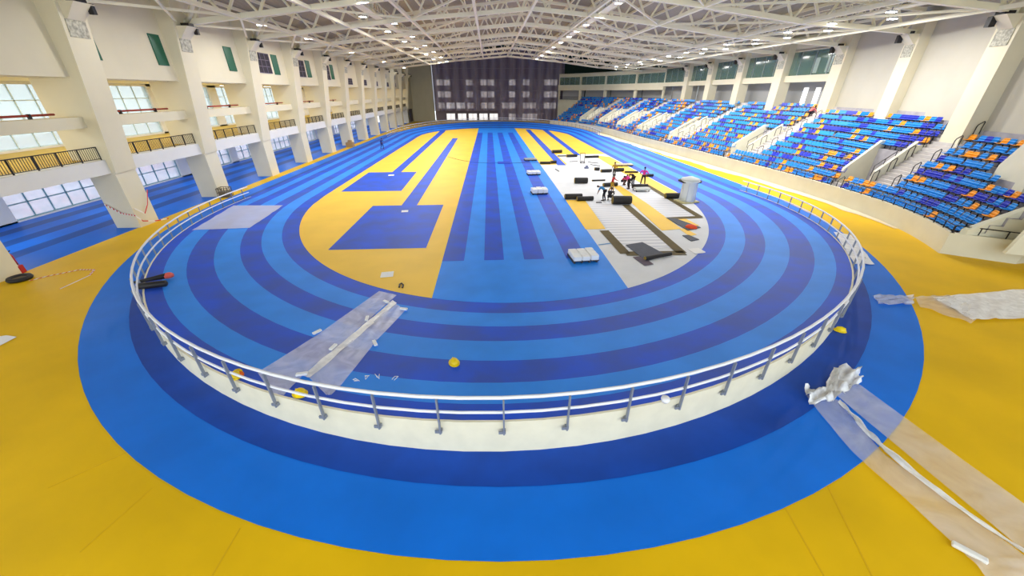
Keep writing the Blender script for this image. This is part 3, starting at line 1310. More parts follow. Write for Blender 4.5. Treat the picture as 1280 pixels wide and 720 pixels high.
near_ids = set(id(a[1]) for a in near)
cnt = {}
for dd, (p, n, i, cn, vseg, run) in near:
    root = empty('stadium_seat', p, atan2(-n.x, n.y) + 0.0)
    root.scale = (1.25, 1.0, 1.0)
    a = bpy.data.objects.new('seat', SM[cn][0])
    b = bpy.data.objects.new('backrest', SM[cn][1])
    c = bpy.data.objects.new('seat_stand', LEGM)
    for o in (a, b, c):
        COL.objects.link(o)
        o.parent = root
    tag(root, '%s seat, %s row up, %s from the near end of the %s run' % (cn, nth(i), nth(run), nth(vseg)), 'seat', 'blue and orange stadium seats')
mb = MB()
for t in seats:
    if id(t) in near_ids:
        continue
    p, n, i, cn, vseg, run = t
    ang = atan2(-n.x, n.y)
    ca, sa = cos(ang), sin(ang)

    def T(q):
        return (p.x + q.x * 1.25 * ca - q.y * sa, p.y + q.x * 1.25 * sa + q.y * ca, p.z + q.z)
    mb.cur = SEATC[cn]
    seat_geo('seat', mb, T)
    seat_geo('backrest', mb, T)
    mb.cur = BLK
    mb.hexa([T(Vector(q)) for q in [(-.03, -.1, 0), (.03, -.1, 0), (.03, -.04, 0), (-.03, -.04, 0), (-.03, -.1, .38), (.03, -.1, .38), (.03, -.04, .38), (-.03, -.04, .38)]], BLK)
tag(mb.build('stadium_seats'), 'all the farther blue and orange seats filling the stand towards the far end', 'seats', kind='stuff')

# ------------------------------------------------------------------ right wall
CRMR = mat('right_wall_paint', (198, 192, 174), 0.75, 0.05, 0.4)
WP = [(8, 38.2), (21.5, 39.8), (32.4, 41.4), (43, 44.6), (54, 46.9)]
m = MB()
for (ya, xa), (yb, xb) in zip(WP, WP[1:]):
    m.hexa([(xa, ya, 0), (xa + .5, ya, 0), (xb + .5, yb, 0), (xb, yb, 0), (xa, ya, 19), (xa + .5, ya, 19), (xb + .5, yb, 19), (xb, yb, 19)])
struct(m, 'wall_right', CRMR)
RCOL = TY[1:8]
for y in RCOL:
    x = xr(y)
    d = Vector((xr(y + 3) - xr(y - 3), 6, 0)).normalized()
    ang = atan2(-d.x, d.y)
    root = empty('column', (x, y, 0), ang)
    root['kind'] = 'structure'
    m = MB()
    m.box(0, 1.7, -.95, .95, 0, 17)
    m.build('shaft', CRM, root)
    m = MB()
    m.box(-.06, .0, -.7, .7, 13.2, 14.3)
    m.build('bearing_plate', MATS['speckled_plate'], root)
    m = MB()
    m.hexa([(-.1, -.6, 14.3), (.2, -.6, 14.3), (.2, .6, 14.3), (-.1, .6, 14.3), (-1.1, -.75, 15.2), (.2, -.75, 15.2), (.2, .75, 15.2), (-1.1, .75, 15.2)])
    m.build('corbel', CRM, root)
    m = MB()
    m.box(-1.0, -.3, -.4, .4, 15.2, 15.45)
    m.box(-1.12, -.7, .3, .7, 14.5, 15.2)
    m.build('bearing', BLK, root)
# glazed galleries beyond the third column
GP = [(46.9, 54), (46.9, 65), (47.0, 76), (47.4, 87), (47.7, 98), (46.6, 109), (43.5, 122), (38, 135), (32, 145), (25.6, 152)]
mw, mf, mg, mbk = MB(), MB(), MB(), MB()
DOORM = mat('bright_door_glass', (240, 240, 236), .4, emit=.9)
BACKM = mat('grey_back_wall', (176, 176, 176), .6)
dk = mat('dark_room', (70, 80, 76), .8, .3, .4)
ZR = [(7.0, 8.3), (10.7, 12.1), (15.0, 16.6)]
for gi, ((xa, ya), (xb, yb)) in enumerate(zip(GP, GP[1:])):
    A, B = Vector((xa, ya, 0)), Vector((xb, yb, 0))
    d = (B - A).normalized()
    n = Vector((d.y, -d.x, 0))
    far_ = gi >= 5

    def pr(a, b, o0, o1, z0, z1, mt, mbx):
        p = A + d * a
        q = A + d * b
        mbx.hexa([p + n * o0 + Vector((0, 0, z0)), p + n * o1 + Vector((0, 0, z0)), q + n * o1 + Vector((0, 0, z0)), q + n * o0 + Vector((0, 0, z0)),
                  p + n * o0 + Vector((0, 0, z1)), p + n * o1 + Vector((0, 0, z1)), q + n * o1 + Vector((0, 0, z1)), q + n * o0 + Vector((0, 0, z1))], mt)
    L = (B - A).length
    pr(0, L, 0, .4, 0, 7.9 if not far_ else 7.6, STW, mw)
    pr(0, L, -.4, .5, 11.3 if not far_ else 10.5, 12.2, CRM, mw)
    pr(0, L, 0, .4, 15.3 if not far_ else 14.6, 16.8 if not far_ else 15.7, CRM, mw)
    pr(0, L, 2.6, 2.8, 7, 11.4, BACKM, mw)
    pr(0, L, 0, 2.7, 7.4, 7.6, BACKM, mw)
    pr(0, L, 3.2, 3.4, 12, 15.5, dk, mw)
    pr(0, L, 0, 3.3, 12.0, 12.1, BACKM, mw)
    pr(0, L, 0, 3.3, 15.5, 15.6, BACKM, mw)
    if far_:
        for t in (.02, .98):
            pr(L * t - .3, L * t + .3, 0, .4, 7.5, 10.6, CRM, mw)
            pr(L * t - .2, L * t + .2, 0, .4, 12, 14.8, CRM, mw)
        mm = MB()
        for j in range(int(L / .4)):
            pr(j * .4, j * .4 + .05, .1, .15, 7.6, 8.5, BLK, mm)
        pr(0, L, .08, .16, 8.5, 8.56, BLK, mm)
        tag(mm.build('balustrade'), 'dark railing along the %s bay of the curved far right gallery' % nth(gi - 5), 'railing', 'railings of the far right gallery')
    # doors
    if gi == 0:
        for t in (.52, .74):
            pr(L * t, L * t + .9, 2.5, 2.6, 7.8, 10.6, DOORM, mw)
            pr(L * t + .4, L * t + 1.2, 3.1, 3.2, 12.6, 14.6, DOORM, mw)
    elif gi in (1, 2):
        pr(L * .45, L * .45 + .8, 2.5, 2.6, 7.8, 10.8, DOORM, mw)
        pr(L * .6, L * .6 + 1.6, 3.1, 3.2, 12.3, 14.6, mat('brown_door', (110, 84, 62), .6), mw)
    # glass strip with its mullions: one window per bay
    fm = MB()
    for j in range(5):
        pr(L * j / 4 - .05, L * j / 4 + .05, -.02, .1, 12.2, 15.3 if not far_ else 14.6, GREY, fm)
    fo = struct(fm, 'window_%d' % (110 + gi))
    gm = MB()
    pr(0, L, .02, .05, 12.2, 15.3 if not far_ else 14.6, TGLASS, gm)
    gm.build('pane', TGLASS, fo)
struct(mw, 'wall_right_gallery')

# ------------------------------------------------------------------ railing of the banked bends
def bend_rail(near_bend):
    off = 0 if near_bend else NB + 1
    pts = outer[off:off + NB + 1]
    out = []
    for p in pts:
        c = Vector((p.x - 1.3, p.y - (Y0 if near_bend else Y1), 0)).normalized()
        out.append((p + c * .07, c))
    root = empty('bend_railing', (0, 0, 0))
    tag(root, 'white two-bar steel railing around the %s banked bend' % ('near' if near_bend else 'far'), 'railing')
    mb = MB()
    mb.tube([p + Vector((0, 0, 1.07)) for p, c in out], .055, 8)
    mb.build('top_rail', mat('white_rail_paint', (236, 238, 244), .35), root, True)
    mb = MB()
    mb.tube([p + Vector((0, 0, .5)) for p, c in out], .045, 8)
    mb.build('mid_rail', MATS['white_rail_paint'], root, True)
    # posts every ~1.55 m
    acc, last = 0, None
    tot = sum((out[i + 1][0] - out[i][0]).length for i in range(len(out) - 1))
    npost = int(tot / 1.9)
    want = [tot * (k + .5) / npost for k in range(npost)]
    acc = 0
    wi = 0
    for i in range(len(out) - 1):
        a, b = out[i][0], out[i + 1][0]
        l = (b - a).length
        while wi < len(want) and want[wi] <= acc + l:
            t = (want[wi] - acc) / l
            p = a.lerp(b, t)
            c = out[i][1]
            base = max(p.z - .35, .02)
            mb = MB()
            pp = p + c * .06
            mb.bar((pp.x, pp.y, base), (pp.x, pp.y, p.z + 1.04), .05, .09, up=c)
            po = mb.build('post', POSTM, root)
            mb = MB()
            q = Vector((pp.x, pp.y, base + .08))
            tt = Vector((-c.y, c.x, 0))
            mb.bar(q - tt * .02, q - tt * .16, .05, .1)
            mb.bar(q + tt * .0 - c * .1, q + c * .02, .1, .12)
            mb.build('bracket', POSTM, po)
            wi += 1
        acc += l


bend_rail(True)
bend_rail(False)


# ------------------------------------------------------------------ loose things
def slab_grid(pix, z, mt, name, lab, cat, nu=24, nv=8, amp=.05, group=None, seed=1, zfun=None, rag=0.0):
    """a sheet between two pixel edges: pix=[edgeA points], [edgeB points]"""
    rnd = random.Random(seed)
    A = [trk(x, y) if zfun else fl(x, y, z) for x, y in pix[0]]
    B = [trk(x, y) if zfun else fl(x, y, z) for x, y in pix[1]]

    def along(P, t):
        f = t * (len(P) - 1)
        i = min(int(f), len(P) - 2)
        return P[i].lerp(P[i + 1], f - i)
    ph = [rnd.random() * 6 for _ in range(8)]
    mb = MB()
    idx = []
    for i in range(nu + 1):
        row = []
        for j in range(nv + 1):
            u, v = i / nu, j / nv
            p = along(A, u).lerp(along(B, u), v)
            h = amp * (.5 + .5 * sin(u * 23 + ph[0] + 3 * sin(v * 5 + ph[1]))) * (.5 + .5 * sin(v * 11 + u * 17 + ph[2])) + amp * .12 * rnd.random()
            if rag:
                p = p + Vector((rnd.uniform(-rag, rag), rnd.uniform(-rag, rag), 0))
            zz = (zfun(p) if zfun else 0)
            mb.v.append((p.x, p.y, (z if not zfun else 0) + zz + h + .01))
            row.append(len(mb.v) - 1)
        idx.append(row)
    for i in range(nu):
        for j in range(nv):
            mb.f.append((idx[i][j], idx[i + 1][j], idx[i + 1][j + 1], idx[i][j + 1]))
            mb.mi.append(0)
    o = mb.build(name, mt, None, True)
    if lab:
        tag(o, lab, cat, group)
    return o


def track_z(p):
    """height of the banked track surface under p (near bend)"""
    if p.y > Y0:
        return .05
    t = atan2(-(p.y - Y0) / 30.0, (p.x - 1.35) / 25.0)
    for _ in range(3):
        a, b = E0(t), WC(t)
        a = Vector((a.x, a.y + Y0))
        b = Vector((b.x, b.y + Y0))
        d = b - a
        f = (Vector((p.x, p.y)) - a).dot(d) / d.dot(d)
        c = a + d * f
        tt = Vector((-(d.y), d.x)).normalized()
        e = (Vector((p.x, p.y)) - c).dot(tt)
        t += e / 28.0 * (1 if tt.x < 0 or True else -1) * (1 if (tt.dot(Vector((-sin(t), -cos(t)))) > 0) else -1)
    f = max(0, min(1, f))
    return .05 + WC(t).z * f


def trk(x, y):
    """point on the banked track seen at that spot of the photo"""
    z = .5
    for _ in range(12):
        p = fl(x, y, z)
        z = .5 * z + .5 * track_z(p)
    return fl(x, y, z)


# two film strips lying over the banked track
slab_grid([[(339, 491), (322, 466), (395, 420), (474, 364)], [(355, 494), (380, 468), (439, 419), (496, 369)]], .55, FILM, 'plastic_film', 'left of two clear film strips lying across the banked blue lanes', 'plastic sheet', 40, 14, .02, 'film strips on the near bend', 3, track_z)
slab_grid([[(408, 494), (386, 472), (445, 422), (493, 379)], [(414, 494), (427, 481), (470, 427), (507, 388)]], .5, FILM, 'plastic_film', 'right of two clear film strips lying across the banked blue lanes', 'plastic sheet', 40, 14, .02, 'film strips on the near bend', 5, track_z)
slab_grid([[(378, 470), (438, 420), (491, 376)], [(388, 473), (447, 422), (496, 379)]], .55, FILM2, 'plastic_film', 'thin white rolled film edge between the two strips on the banked lanes', 'plastic sheet', 40, 3, .05, None, 7, track_z)
for i, (x, y) in enumerate([(397, 417), (417, 436), (459, 400), (469, 431), (483, 379), (505, 388), (378, 470)]):
    p = trk(x, y)
    mb = MB()
    mb.box(-.19, .19, -.07, .07, 0, .09)
    o = mb.build('weight_block', PAPER, bevel=.02)
    o.location = (p.x, p.y, track_z(p) + .05)
    o.rotation_euler = (0, 0, .9 + i * .4)
    tag(o, '%s small white block holding down the film on the banked lanes, from the left' % nth(sorted([397, 417, 459, 469, 483, 505, 378]).index(x)), 'block', 'blocks holding the film')
# white sheets on left straight
slab_grid([[(240, 288), (292, 257)], [(312, 285), (354, 257)]], .3, mat('milky_sheet', (226, 230, 248), .5, .06, 1.0, alpha=.62), 'plastic_sheet', 'whitish clear plastic sheet lying over the lanes near the left end of the railing', 'plastic sheet', 20, 20, .04, None, 11, track_z, 0)
# sheet at right outside the rail
slab_grid([[(1042, 290), (1068, 330)], [(1064, 294), (1093, 331)]], .04, FILM2, 'plastic_sheet', 'white sheet outside the railing on the right of the bend', 'plastic sheet', 14, 8, .05, None, 12)
slab_grid([[(1090, 370), (1100, 382)], [(1140, 372), (1142, 381)]], .05, FILM, 'plastic_film', 'bunched clear film on the blue ring at right', 'plastic sheet', 14, 8, .22, None, 14, None, .03)
slab_grid([[(1143, 372), (1150, 384), (1213, 405)], [(1168, 370), (1200, 370), (1222, 398)]], .04, FILM3, 'plastic_film', 'clear film tail on the yellow floor beside the blue ring', 'plastic sheet', 18, 8, .1, None, 15)
slab_grid([[(1165, 372), (1230, 366), (1300, 360)], [(1215, 400), (1250, 399), (1320, 398)]], .05, FILM2, 'plastic_film', 'white film sheet on the yellow floor at the right edge of the picture', 'plastic sheet', 24, 10, .08, None, 16)
# floor protection sheet along the stand wall
mb = MB()
random.seed(5)
N = 60
for i in range(N):
    def PP(k):
        s_ = 5.5 + (SL - 30 - 6) * k / N
        w = 1.7 + .25 * sin(k * .7) + .12 * sin(k * 1.9)
        if k < 4:
            w = .5 + k * .25
        return sp(s_, -.05, .03), sp(s_, -.05 - w, .03)
    a, b = PP(i)
    c, d = PP(i + 1)
    mb.poly([b, a, c, d])
tag(mb.build('protection_sheet', mat('cream_protection_paper', (224, 206, 166), .7, .3, .8, c2=(214, 204, 184))), 'long cream protection sheet on the floor along the foot of the stand wall', 'floor sheet')
# large strips at bottom right
slab_grid([[(1060, 478), (1073, 480), (1280, 631), (1330, 668)], [(1040, 497), (1047, 496), (1280, 689), (1310, 714)]], .03, FILM3, 'plastic_film', 'right of two long clear film strips crossing the yellow floor at lower right', 'plastic sheet', 50, 8, .03, 'long film strips at lower right', 21)
slab_grid([[(1006, 494), (1064, 564), (1202, 689), (1240, 730)], [(1047, 500), (1104, 567), (1280, 695), (1320, 722)]], .035, FILM3, 'plastic_film', 'left of two long clear film strips crossing the yellow floor at lower right', 'plastic sheet', 50, 8, .05, 'long film strips at lower right', 22)
slab_grid([[(1047, 503), (1070, 530), (1104, 566), (1190, 632), (1284, 697)], [(1050, 500), (1076, 530), (1110, 562), (1194, 628), (1290, 696)]], .06, FILM2, 'plastic_film', 'thick rolled edge of film between the two strips at lower right', 'plastic sheet', 50, 4, .12, None, 23)
slab_grid([[(1003, 487), (1030, 488), (1043, 460), (1072, 462)], [(1012, 508), (1040, 503), (1058, 490), (1076, 478)]], .05, FILM2, 'plastic_film', 'crumpled heap of white film on the blue ring at the head of the strips', 'plastic sheet', 30, 14, .3, None, 24, None, .04)
mb = MB()
mb.box(-.3, .3, -.08, .08, 0, .1)
o = mb.build('weight_block', WHT, bevel=.03)
p = fl(1209, 693)
o.location = (p.x, p.y, .05)
o.rotation_euler = (0, 0, -.85)
tag(o, 'white block lying on the left film strip at lower right', 'block')
mb = MB()
mb.poly([fl(-30, 440, .03), fl(-30, 425, .03), fl(8, 419, .03), fl(21, 421, .03), fl(0, 432, .03)])
tag(mb.build('paper_sheet', PAPER), 'white paper sheet on the yellow floor at the left edge of the picture', 'paper')
# glue seams in the yellow floor
m = MB()
for a, b in (((1030, 598), (1090, 720)), ((980, 632), (1030, 720)), ((60, 610), (170, 560)), ((190, 610), (100, 690)), ((300, 660), (265, 720))):
    m.bar(fl(*a, .004), fl(*b, .004), .03, .008)
struct(m, 'floor_seams', mat('seam_brown', (218, 172, 0), .7))
m = MB()
m.tube([fl(499, 359, .07), fl(499.5, 355.5, .07), fl(502, 354, .07), fl(504, 356, .07), fl(503, 359.5, .07)], .05, 6)
tag(m.build('cable_loop', BLK), 'small black cable loop on the near tip of the yellow infield', 'cable')
m = MB()
m.tube([fl(x, y, .07) for x, y in [(560, 196), (575, 200), (592, 203), (612, 204), (626, 203.5)]], .025, 5)
tag(m.build('cable', BLK), 'thin dark cable curving over the yellow infield towards the deep blue mat', 'cable')
# white papers
for (x, y, w, lb) in ((484, 343, .75, 'white paper sheet on the near tip of the yellow infield'), (506, 264, .62, 'white paper square on the nearer blue landing square'), (489, 219, .75, 'white paper square at the foot of the farther blue landing square'), (871, 313.5, .9, 'white paper on the dark inner lane beside the unfinished zone')):
    p = fl(x, y, .07)
    mb = MB()
    mb.box(-w / 2, w / 2, -w / 2, w / 2, 0, .015)
    if 'near tip' in lb:
        mb.box(-.1, .1, -.05, .05, .015, .06)
    o = mb.build('paper_sheet', PAPER)
    o.location = (p.x, p.y, .065)
    o.rotation_euler = (0, 0, .15)
    tag(o, lb, 'paper', 'loose paper sheets')
# scraps
random.seed(3)
for i, (x, y, lb) in enumerate([(446, 478, 'left'), (461, 473, 'middle'), (471, 472, 'right'), (492, 478 - 3, 'top')]):
    mb = MB()
    p = trk(x, y)
    pts = [Vector((random.uniform(-.16, .16), random.uniform(-.14, .14), .02 + random.random() * .04)) for _ in range(5)]
    mb.tube(pts, .012, 5)
    o = mb.build('film_scrap', PAPER)
    o.location = (p.x, p.y, track_z(p) + .02)
    tag(o, '%s of the four small white scraps behind the near railing' % lb, 'scrap', 'white scraps by the railing')


# hard hats
HATY = mat('yellow_hard_hat', (240, 208, 10), .35)


def hat(p, lb, rz=0.0, tilt=0.0, extra=None):
    root = empty('hard_hat', p, rz)
    root.rotation_euler = (tilt, 0, rz)
    mb = MB()
    mb.lathe([(.145, 0), (.14, .05), (.125, .1), (.095, .14), (.05, .165), (.01, .17)], (0, 0, .02), 16, sx=1.0, sy=1.2)
    mb.build('shell', HATY, root, True)
    mb = MB()
    mb.lathe([(.15, 0), (.17, .0), (.175, .015), (.15, .02)], (0, 0.02, .01), 16, sx=1.0, sy=1.3)
    mb.build('brim', HATY, root, True)
    mb = MB()
    mb.bar((0, -.13, .12), (0, .13, .12), .03, .1)
    mb.build('crown_ridge', HATY, root)
    if extra:
        mb = MB()
        mb.lathe([(.1, 0), (.09, .05), (.02, .06)], (.12, .02, .06), 10)
        mb.build('liner', mat('orange_liner', (226, 100, 20), .6), root)
    root.scale = (1.2, 1.2, 1.2)
    tag(root, lb, 'hard hat', 'yellow hard hats')


for (x, y, z, lb, rz, tl, ex) in ((568, 454.5, .85, 'yellow hard hat lying on the banked lanes in mid-bend', .4, 0, None), (376, 493, 1.1, 'yellow hard hat just behind the railing by the film strips', 1.2, 0, None),
                                  (296, 471, 1.1, 'upturned yellow hard hat with orange liner behind the left railing', .2, .5, True), (1050, 414, 0.02, 'yellow hard hat on the dark floor outside the right of the railing', .9, 0, None)):
    p = trk(x, y) if z > .1 else fl(x, y, z)
    zz = track_z(p) if z > .1 else .03
    hat((p.x, p.y, zz), lb, rz, tl, ex)
# foam cup by the rail
p = trk(831, 502)
mb = MB()
mb.lathe([(.1, 0), (.14, .1), (.13, .16), (.05, .18)], (0, 0, 0), 12)
o = mb.build('foam_cup', PAPER, None, True)
o.location = (p.x, p.y, track_z(p))
tag(o, 'small white tub behind the near railing right of centre', 'tub')


# rubber rolls
def roll(px1, px2, r, lb, flat=1.0, core=True, col=None, z=0.06):
    r *= .66
    a, b = fl(px1[0], px1[1], z), fl(px2[0], px2[1], z)
    L = (b - a).length
    ang = atan2(b.y - a.y, b.x - a.x)
    root = empty('rubber_roll', ((a.x + b.x) / 2, (a.y + b.y) / 2, z), ang)
    mb = MB()
    n = 20
    mb.tube([(-L / 2, 0, r * flat), (-L / 2 + .03, 0, r * flat), (L / 2 - .03, 0, r * flat), (L / 2, 0, r * flat)], [r * .95, r, r, r * .95], n)
    for i, v in enumerate(mb.v):
        mb.v[i] = (v[0], v[1], v[2] if flat == 1 else v[2] * 1.0)
    mb.build('roll_body', col or RUB, root, True)
    for sx in (-1, 1):
        mb = MB()
        for k in range(4):
            rr = r * (.9 - k * .2)
            pts = [(sx * (L / 2 + .012), rr * cos(t * pi / 8), r * flat + rr * sin(t * pi / 8)) for t in range(17)]
            mb.tube(pts, .012, 4)
        mb.build('spiral_edge', mat('roll_end_yellow', (180, 150, 60), .6) if sx < 0 else RUBG, root)
    tag(root, lb, 'roll', 'black rubber rolls on the unfinished infield')
    return root


RL = [((706, 249), (727, 248.5), .42, 'black rubber roll at the head of the near left yellow strip'),
      ((721, 251), (741, 250.5), .34, 'black rubber roll lying against the roll at the near left yellow strip'),
      ((765, 255), (788, 255), .62, 'large near black roll with pale end beside the crouching worker'),
      ((718, 229), (734, 229), .52, 'fat black roll alone on the white underlay left of centre'),
      ((740, 226.5), (756, 226), .14, 'thin black roll on the underlay left of the worker in red'),
      ((754, 233.5), (771, 232.5), .34, 'black roll behind the worker in red and yellow'),
      ((751, 215.5), (764, 215), .32, 'left black roll behind the worker in the ochre shirt'),
      ((768, 214.5), (779, 214), .36, 'right black roll behind the worker in the ochre shirt'),
      ((781, 216), (797, 216), .18, 'thin black roll on the yellow strip behind the workers in pink'),
      ((807, 221), (816, 220.5), .26, 'short black roll right of the standing worker in pink'),
      ((743, 213), (749, 213), .32, 'stubby black roll in the middle of the white zone'),
      ((675, 205), (688, 205), .28, 'black roll at the end of the far left yellow strip'),
      ((688, 204.5), (695, 204), .32, 'short black roll touching the end of the far left yellow strip'),
      ((690, 191.5), (702, 191), .42, 'fat black roll across the yellow strip farthest left'),
      ((697, 195.5), (708, 195.5), .14, 'thin black roll left of the farther row of rolls'),
      ((708, 196.5), (721, 196), .34, 'black roll at the end of the middle far yellow strip'),
      ((731, 197.5), (748, 197), .28, 'long black roll right of the trolley at the back'),
      ((831, 248), (851, 247.5), .42, 'black roll at the end of the right yellow strip beside the white machine')]
for a, b, r, lb in RL:
    roll(a, b, r, lb)
# mats laid out near
m_ = fsheet([(782, 306), (803, 302.5), (834, 319), (808, 326)], .1, RUBG, 'rubber_mat', None, thick=.03)
tag(m_, 'grey rubber mat unrolled across the olive outline', 'mat')
roll((806, 325), (838, 319), .2, 'flattened grey roll with yellow edge at the near end of the grey mat', .9)
m_ = fsheet([(791, 321), (803, 320), (817, 330), (806, 332)], .09, mat('brown_rubber', (98, 86, 100), .8, .2, 3), 'rubber_mat', None, thick=.02)
tag(m_, 'purplish brown rubber offcut left of the near grey mat', 'mat')
m_ = fsheet([(833, 272), (845, 273), (876, 284), (860, 288)], .1, RUBG, 'rubber_mat', None, thick=.03)
tag(m_, 'grey rubber mat with an orange rag at the right of the infield', 'mat')
mb = MB()
mb.lathe([(.5, 0), (.4, .12), (.2, .2), (.02, .22)], (0, 0, 0), 9)
o = mb.build('rag', mat('orange_rag', (230, 80, 40), .8), None, True)
p = fl(864, 284, .1)
o.location = (p.x, p.y, .1)
tag(o, 'bright orange rag lying on the grey mat at right', 'rag')
m_ = fsheet([(853, 294), (861, 293.5), (874, 299), (864, 301)], .1, RUBG, 'rubber_mat', None, thick=.05)
tag(m_, 'small dark mat piece near the right edge of the infield', 'mat')


# pallets of bags and boxes
def stack(px, py, w, d, h, lb, mt1=PAPER, rz=0.1, group='stacks on the blue sprint lanes'):
    p = fl(px, py, .06)
    root = empty('stacked_pallet', (p.x, p.y, .06), rz)
    mb = MB()
    for i in range(4):
        mb.box(-w / 2 + i * w / 3.4, -w / 2 + i * w / 3.4 + .12, -d / 2, d / 2, 0, .1)
    mb.box(-w / 2, w / 2, -d / 2, d / 2, .1, .13)
    mb.build('pallet', mat('dark_pallet', (60, 60, 72), .8), root)
    k = 0
    rnd = random.Random(int(px))
    for i in range(3):
        for j in range(3):
            mb = MB()
            x0, y0 = -w / 2 + i * w / 3, -d / 2 + j * d / 3
            mb.box(x0 + .02, x0 + w / 3 - .02, y0 + .02, y0 + d / 3 - .02, .13, h - rnd.random() * .06)
            mb.build('sack', mt1, root, bevel=.05)
    tag(root, lb, 'pallet', group)


stack(728.5, 323, 1.75, 1.5, .5, 'nearest and largest white stack on the blue sprint lanes')
stack(674, 241.5, 1.75, 1.3, .6, 'second nearest white stack on the blue sprint lanes')
stack(667, 218, 1.8, 1.2, .5, 'third white stack on the blue sprint lanes')
stack(663, 200.5, 2.0, 1.4, .35, 'farthest grey stack on the blue sprint lanes', GREY)
stack(780, 207, 2.6, 1.2, .3, 'flat pale stack on the yellow strip behind the workers', mat('pale_card', (206, 196, 170), .8), 0, None)
# blue box on the sprint lanes
p = fl(630, 204)
mb = MB()
mb.box(-1, 1, -1.0, 1.0, 0, .05)
o = mb.build('blue_mat', mat('deep_blue_mat', (10, 60, 190), .6), bevel=.02)
o.location = (p.x, p.y, .06)
tag(o, 'small deep blue mat on the sprint lanes', 'mat')
mb = MB()
cab = [fl(x, y, .07) for x, y in [(636, 204), (650, 203.5), (664, 203), (676, 203.5)]]
mb.tube(cab, .03, 5)
tag(mb.build('cable', BLK), 'thin dark cable from the blue mat across the lanes', 'cable')

# white mixing machine
p = fl(858, 252, .06)
root = empty('mixing_machine', (p.x, p.y, .06), .2)
mb = MB()
mb.box(-1.0, 1.0, -.7, .7, 0, .12)
mb.build('base', mat('yellowish_board', (200, 190, 140), .7), root)
mb = MB()
mb.lathe([(.75, .12), (.72, .9), (.68, 1.9), (.85, 2.05), (.85, 2.15)], (0, 0, 0), 16)
mb.build('drum', mat('translucent_white', (222, 226, 226), .4), root, True)
mb = MB()
for k in range(8):
    t = k * pi / 4
    mb.bar((.74 * cos(t), .74 * sin(t), .1), (.7 * cos(t), .7 * sin(t), 2.0), .05)
mb.build('ribs', GALV, root)
mb = MB()
mb.lathe([(.85, 2.1), (.9, 2.2), (.85, 2.3), (.5, 2.4), (.2, 2.5)], (.0, .1, 0), 20)
mb.build('hopper_lid', mat('pale_grey', (206, 210, 206), .5), root, True)
mb = MB()
mb.lathe([(.85, 1.85), (1.12, 1.95), (1.12, 2.05), (.9, 2.08)], (.2, .4, 0), 18)
mb.build('rim', BLK, root, True)
tag(root, 'tall white drum machine with wide rimmed top beside the right yellow strip', 'machine')
# grey tray near the workers in pink
p = fl(801, 238.5, .06)
root = empty('roller_tray', (p.x, p.y, .06), .05)
mb = MB()
mb.box(-1.4, 1.4, -.9, .9, .25, .5)
mb.build('body', mat('pale_grey', (206, 210, 206), .5), root, bevel=.04)
mb = MB()
mb.tube([(-1.5, .6, .55), (1.5, .6, .55)], .3, 12)
mb.build('roller', BLK, root, True)
for sx in (-1.2, 1.2):
    for sy in (-.7, .7):
        mb = MB()
        mb.box(sx - .06, sx + .06, sy - .06, sy + .06, 0, .25)
        mb.build('leg', BLK, root)
mb = MB()
mb.tube([(-1.4, .6, .6), (-2.1, .9, 1.3)], .05, 8)
mb.build('handle', BLK, root)
root.scale = (.6, .7, .8)
tag(root, 'pale grey seam roller tray at the feet of the workers in pink', 'machine')
# trolley at back
p = fl(728, 204, .06)
root = empty('trolley', (p.x, p.y, .06), .1)
mb = MB()
mb.box(-.55, .55, -.3, .3, .25, .32)
mb.build('platform', BLK, root)
mb = MB()
for sx in (-.6, .6):
    mb.bar((sx, .25, .3), (sx, .35, 2.4), .1)
mb.bar((-.6, .35, 2.4), (.6, .35, 2.4), .1)
mb.bar((-.6, .3, 1.2), (.6, .3, 1.2), .08)
mb.build('frame', BLK, root)
mb = MB()
mb.box(-.5, .5, .12, .24, .4, 2.2)
mb.build('panel', PAPER, root, bevel=.03)
for sx in (-.5, .5):
    for sy in (-.3, .3):
        mb = MB()
        mb.tube([(sx - .05, sy, .13), (sx + .05, sy, .13)], .13, 10)
        mb.build('wheel', BLK, root)
root.scale = (.62, .62, .62)
tag(root, 'black framed trolley carrying a tall white panel at the back of the white zone', 'trolley')
mb = MB()
mb.box(-.5, .5, -.3, .3, 0, .35)
mb.box(-.2, .3, -.2, .2, .35, .7)
o = mb.build('tool_crate', mat('blue_grey_crate', (120, 128, 160), .6), bevel=.03)
p = fl(733, 210.5, .06)
o.location = (p.x, p.y, .06)
o.scale = (.6, .6, .6)
tag(o, 'small blue-grey tool crate just in front of the trolley', 'crate')
# thin tools on the underlay
for i, ((a, b), lb) in enumerate(zip([((735, 202.5), (748, 204)), ((738, 205.5), (750, 207.5)), ((712, 202), (722, 201.5)), ((694, 211), (699, 214)), ((745, 253), (752, 253))],
                                     ['upper of two thin dark poles right of the trolley', 'lower of two thin dark poles right of the trolley', 'thin pole left of the trolley', 'short dark pole left on the white zone', 'flat tool at the feet of the worker in blue'])):
    mb = MB()
    A, B = fl(*a, .12), fl(*b, .12)
    mb.tube([A, B], .045, 6)
    tag(mb.build('pole', BLK), lb, 'pole', 'poles on the white underlay')

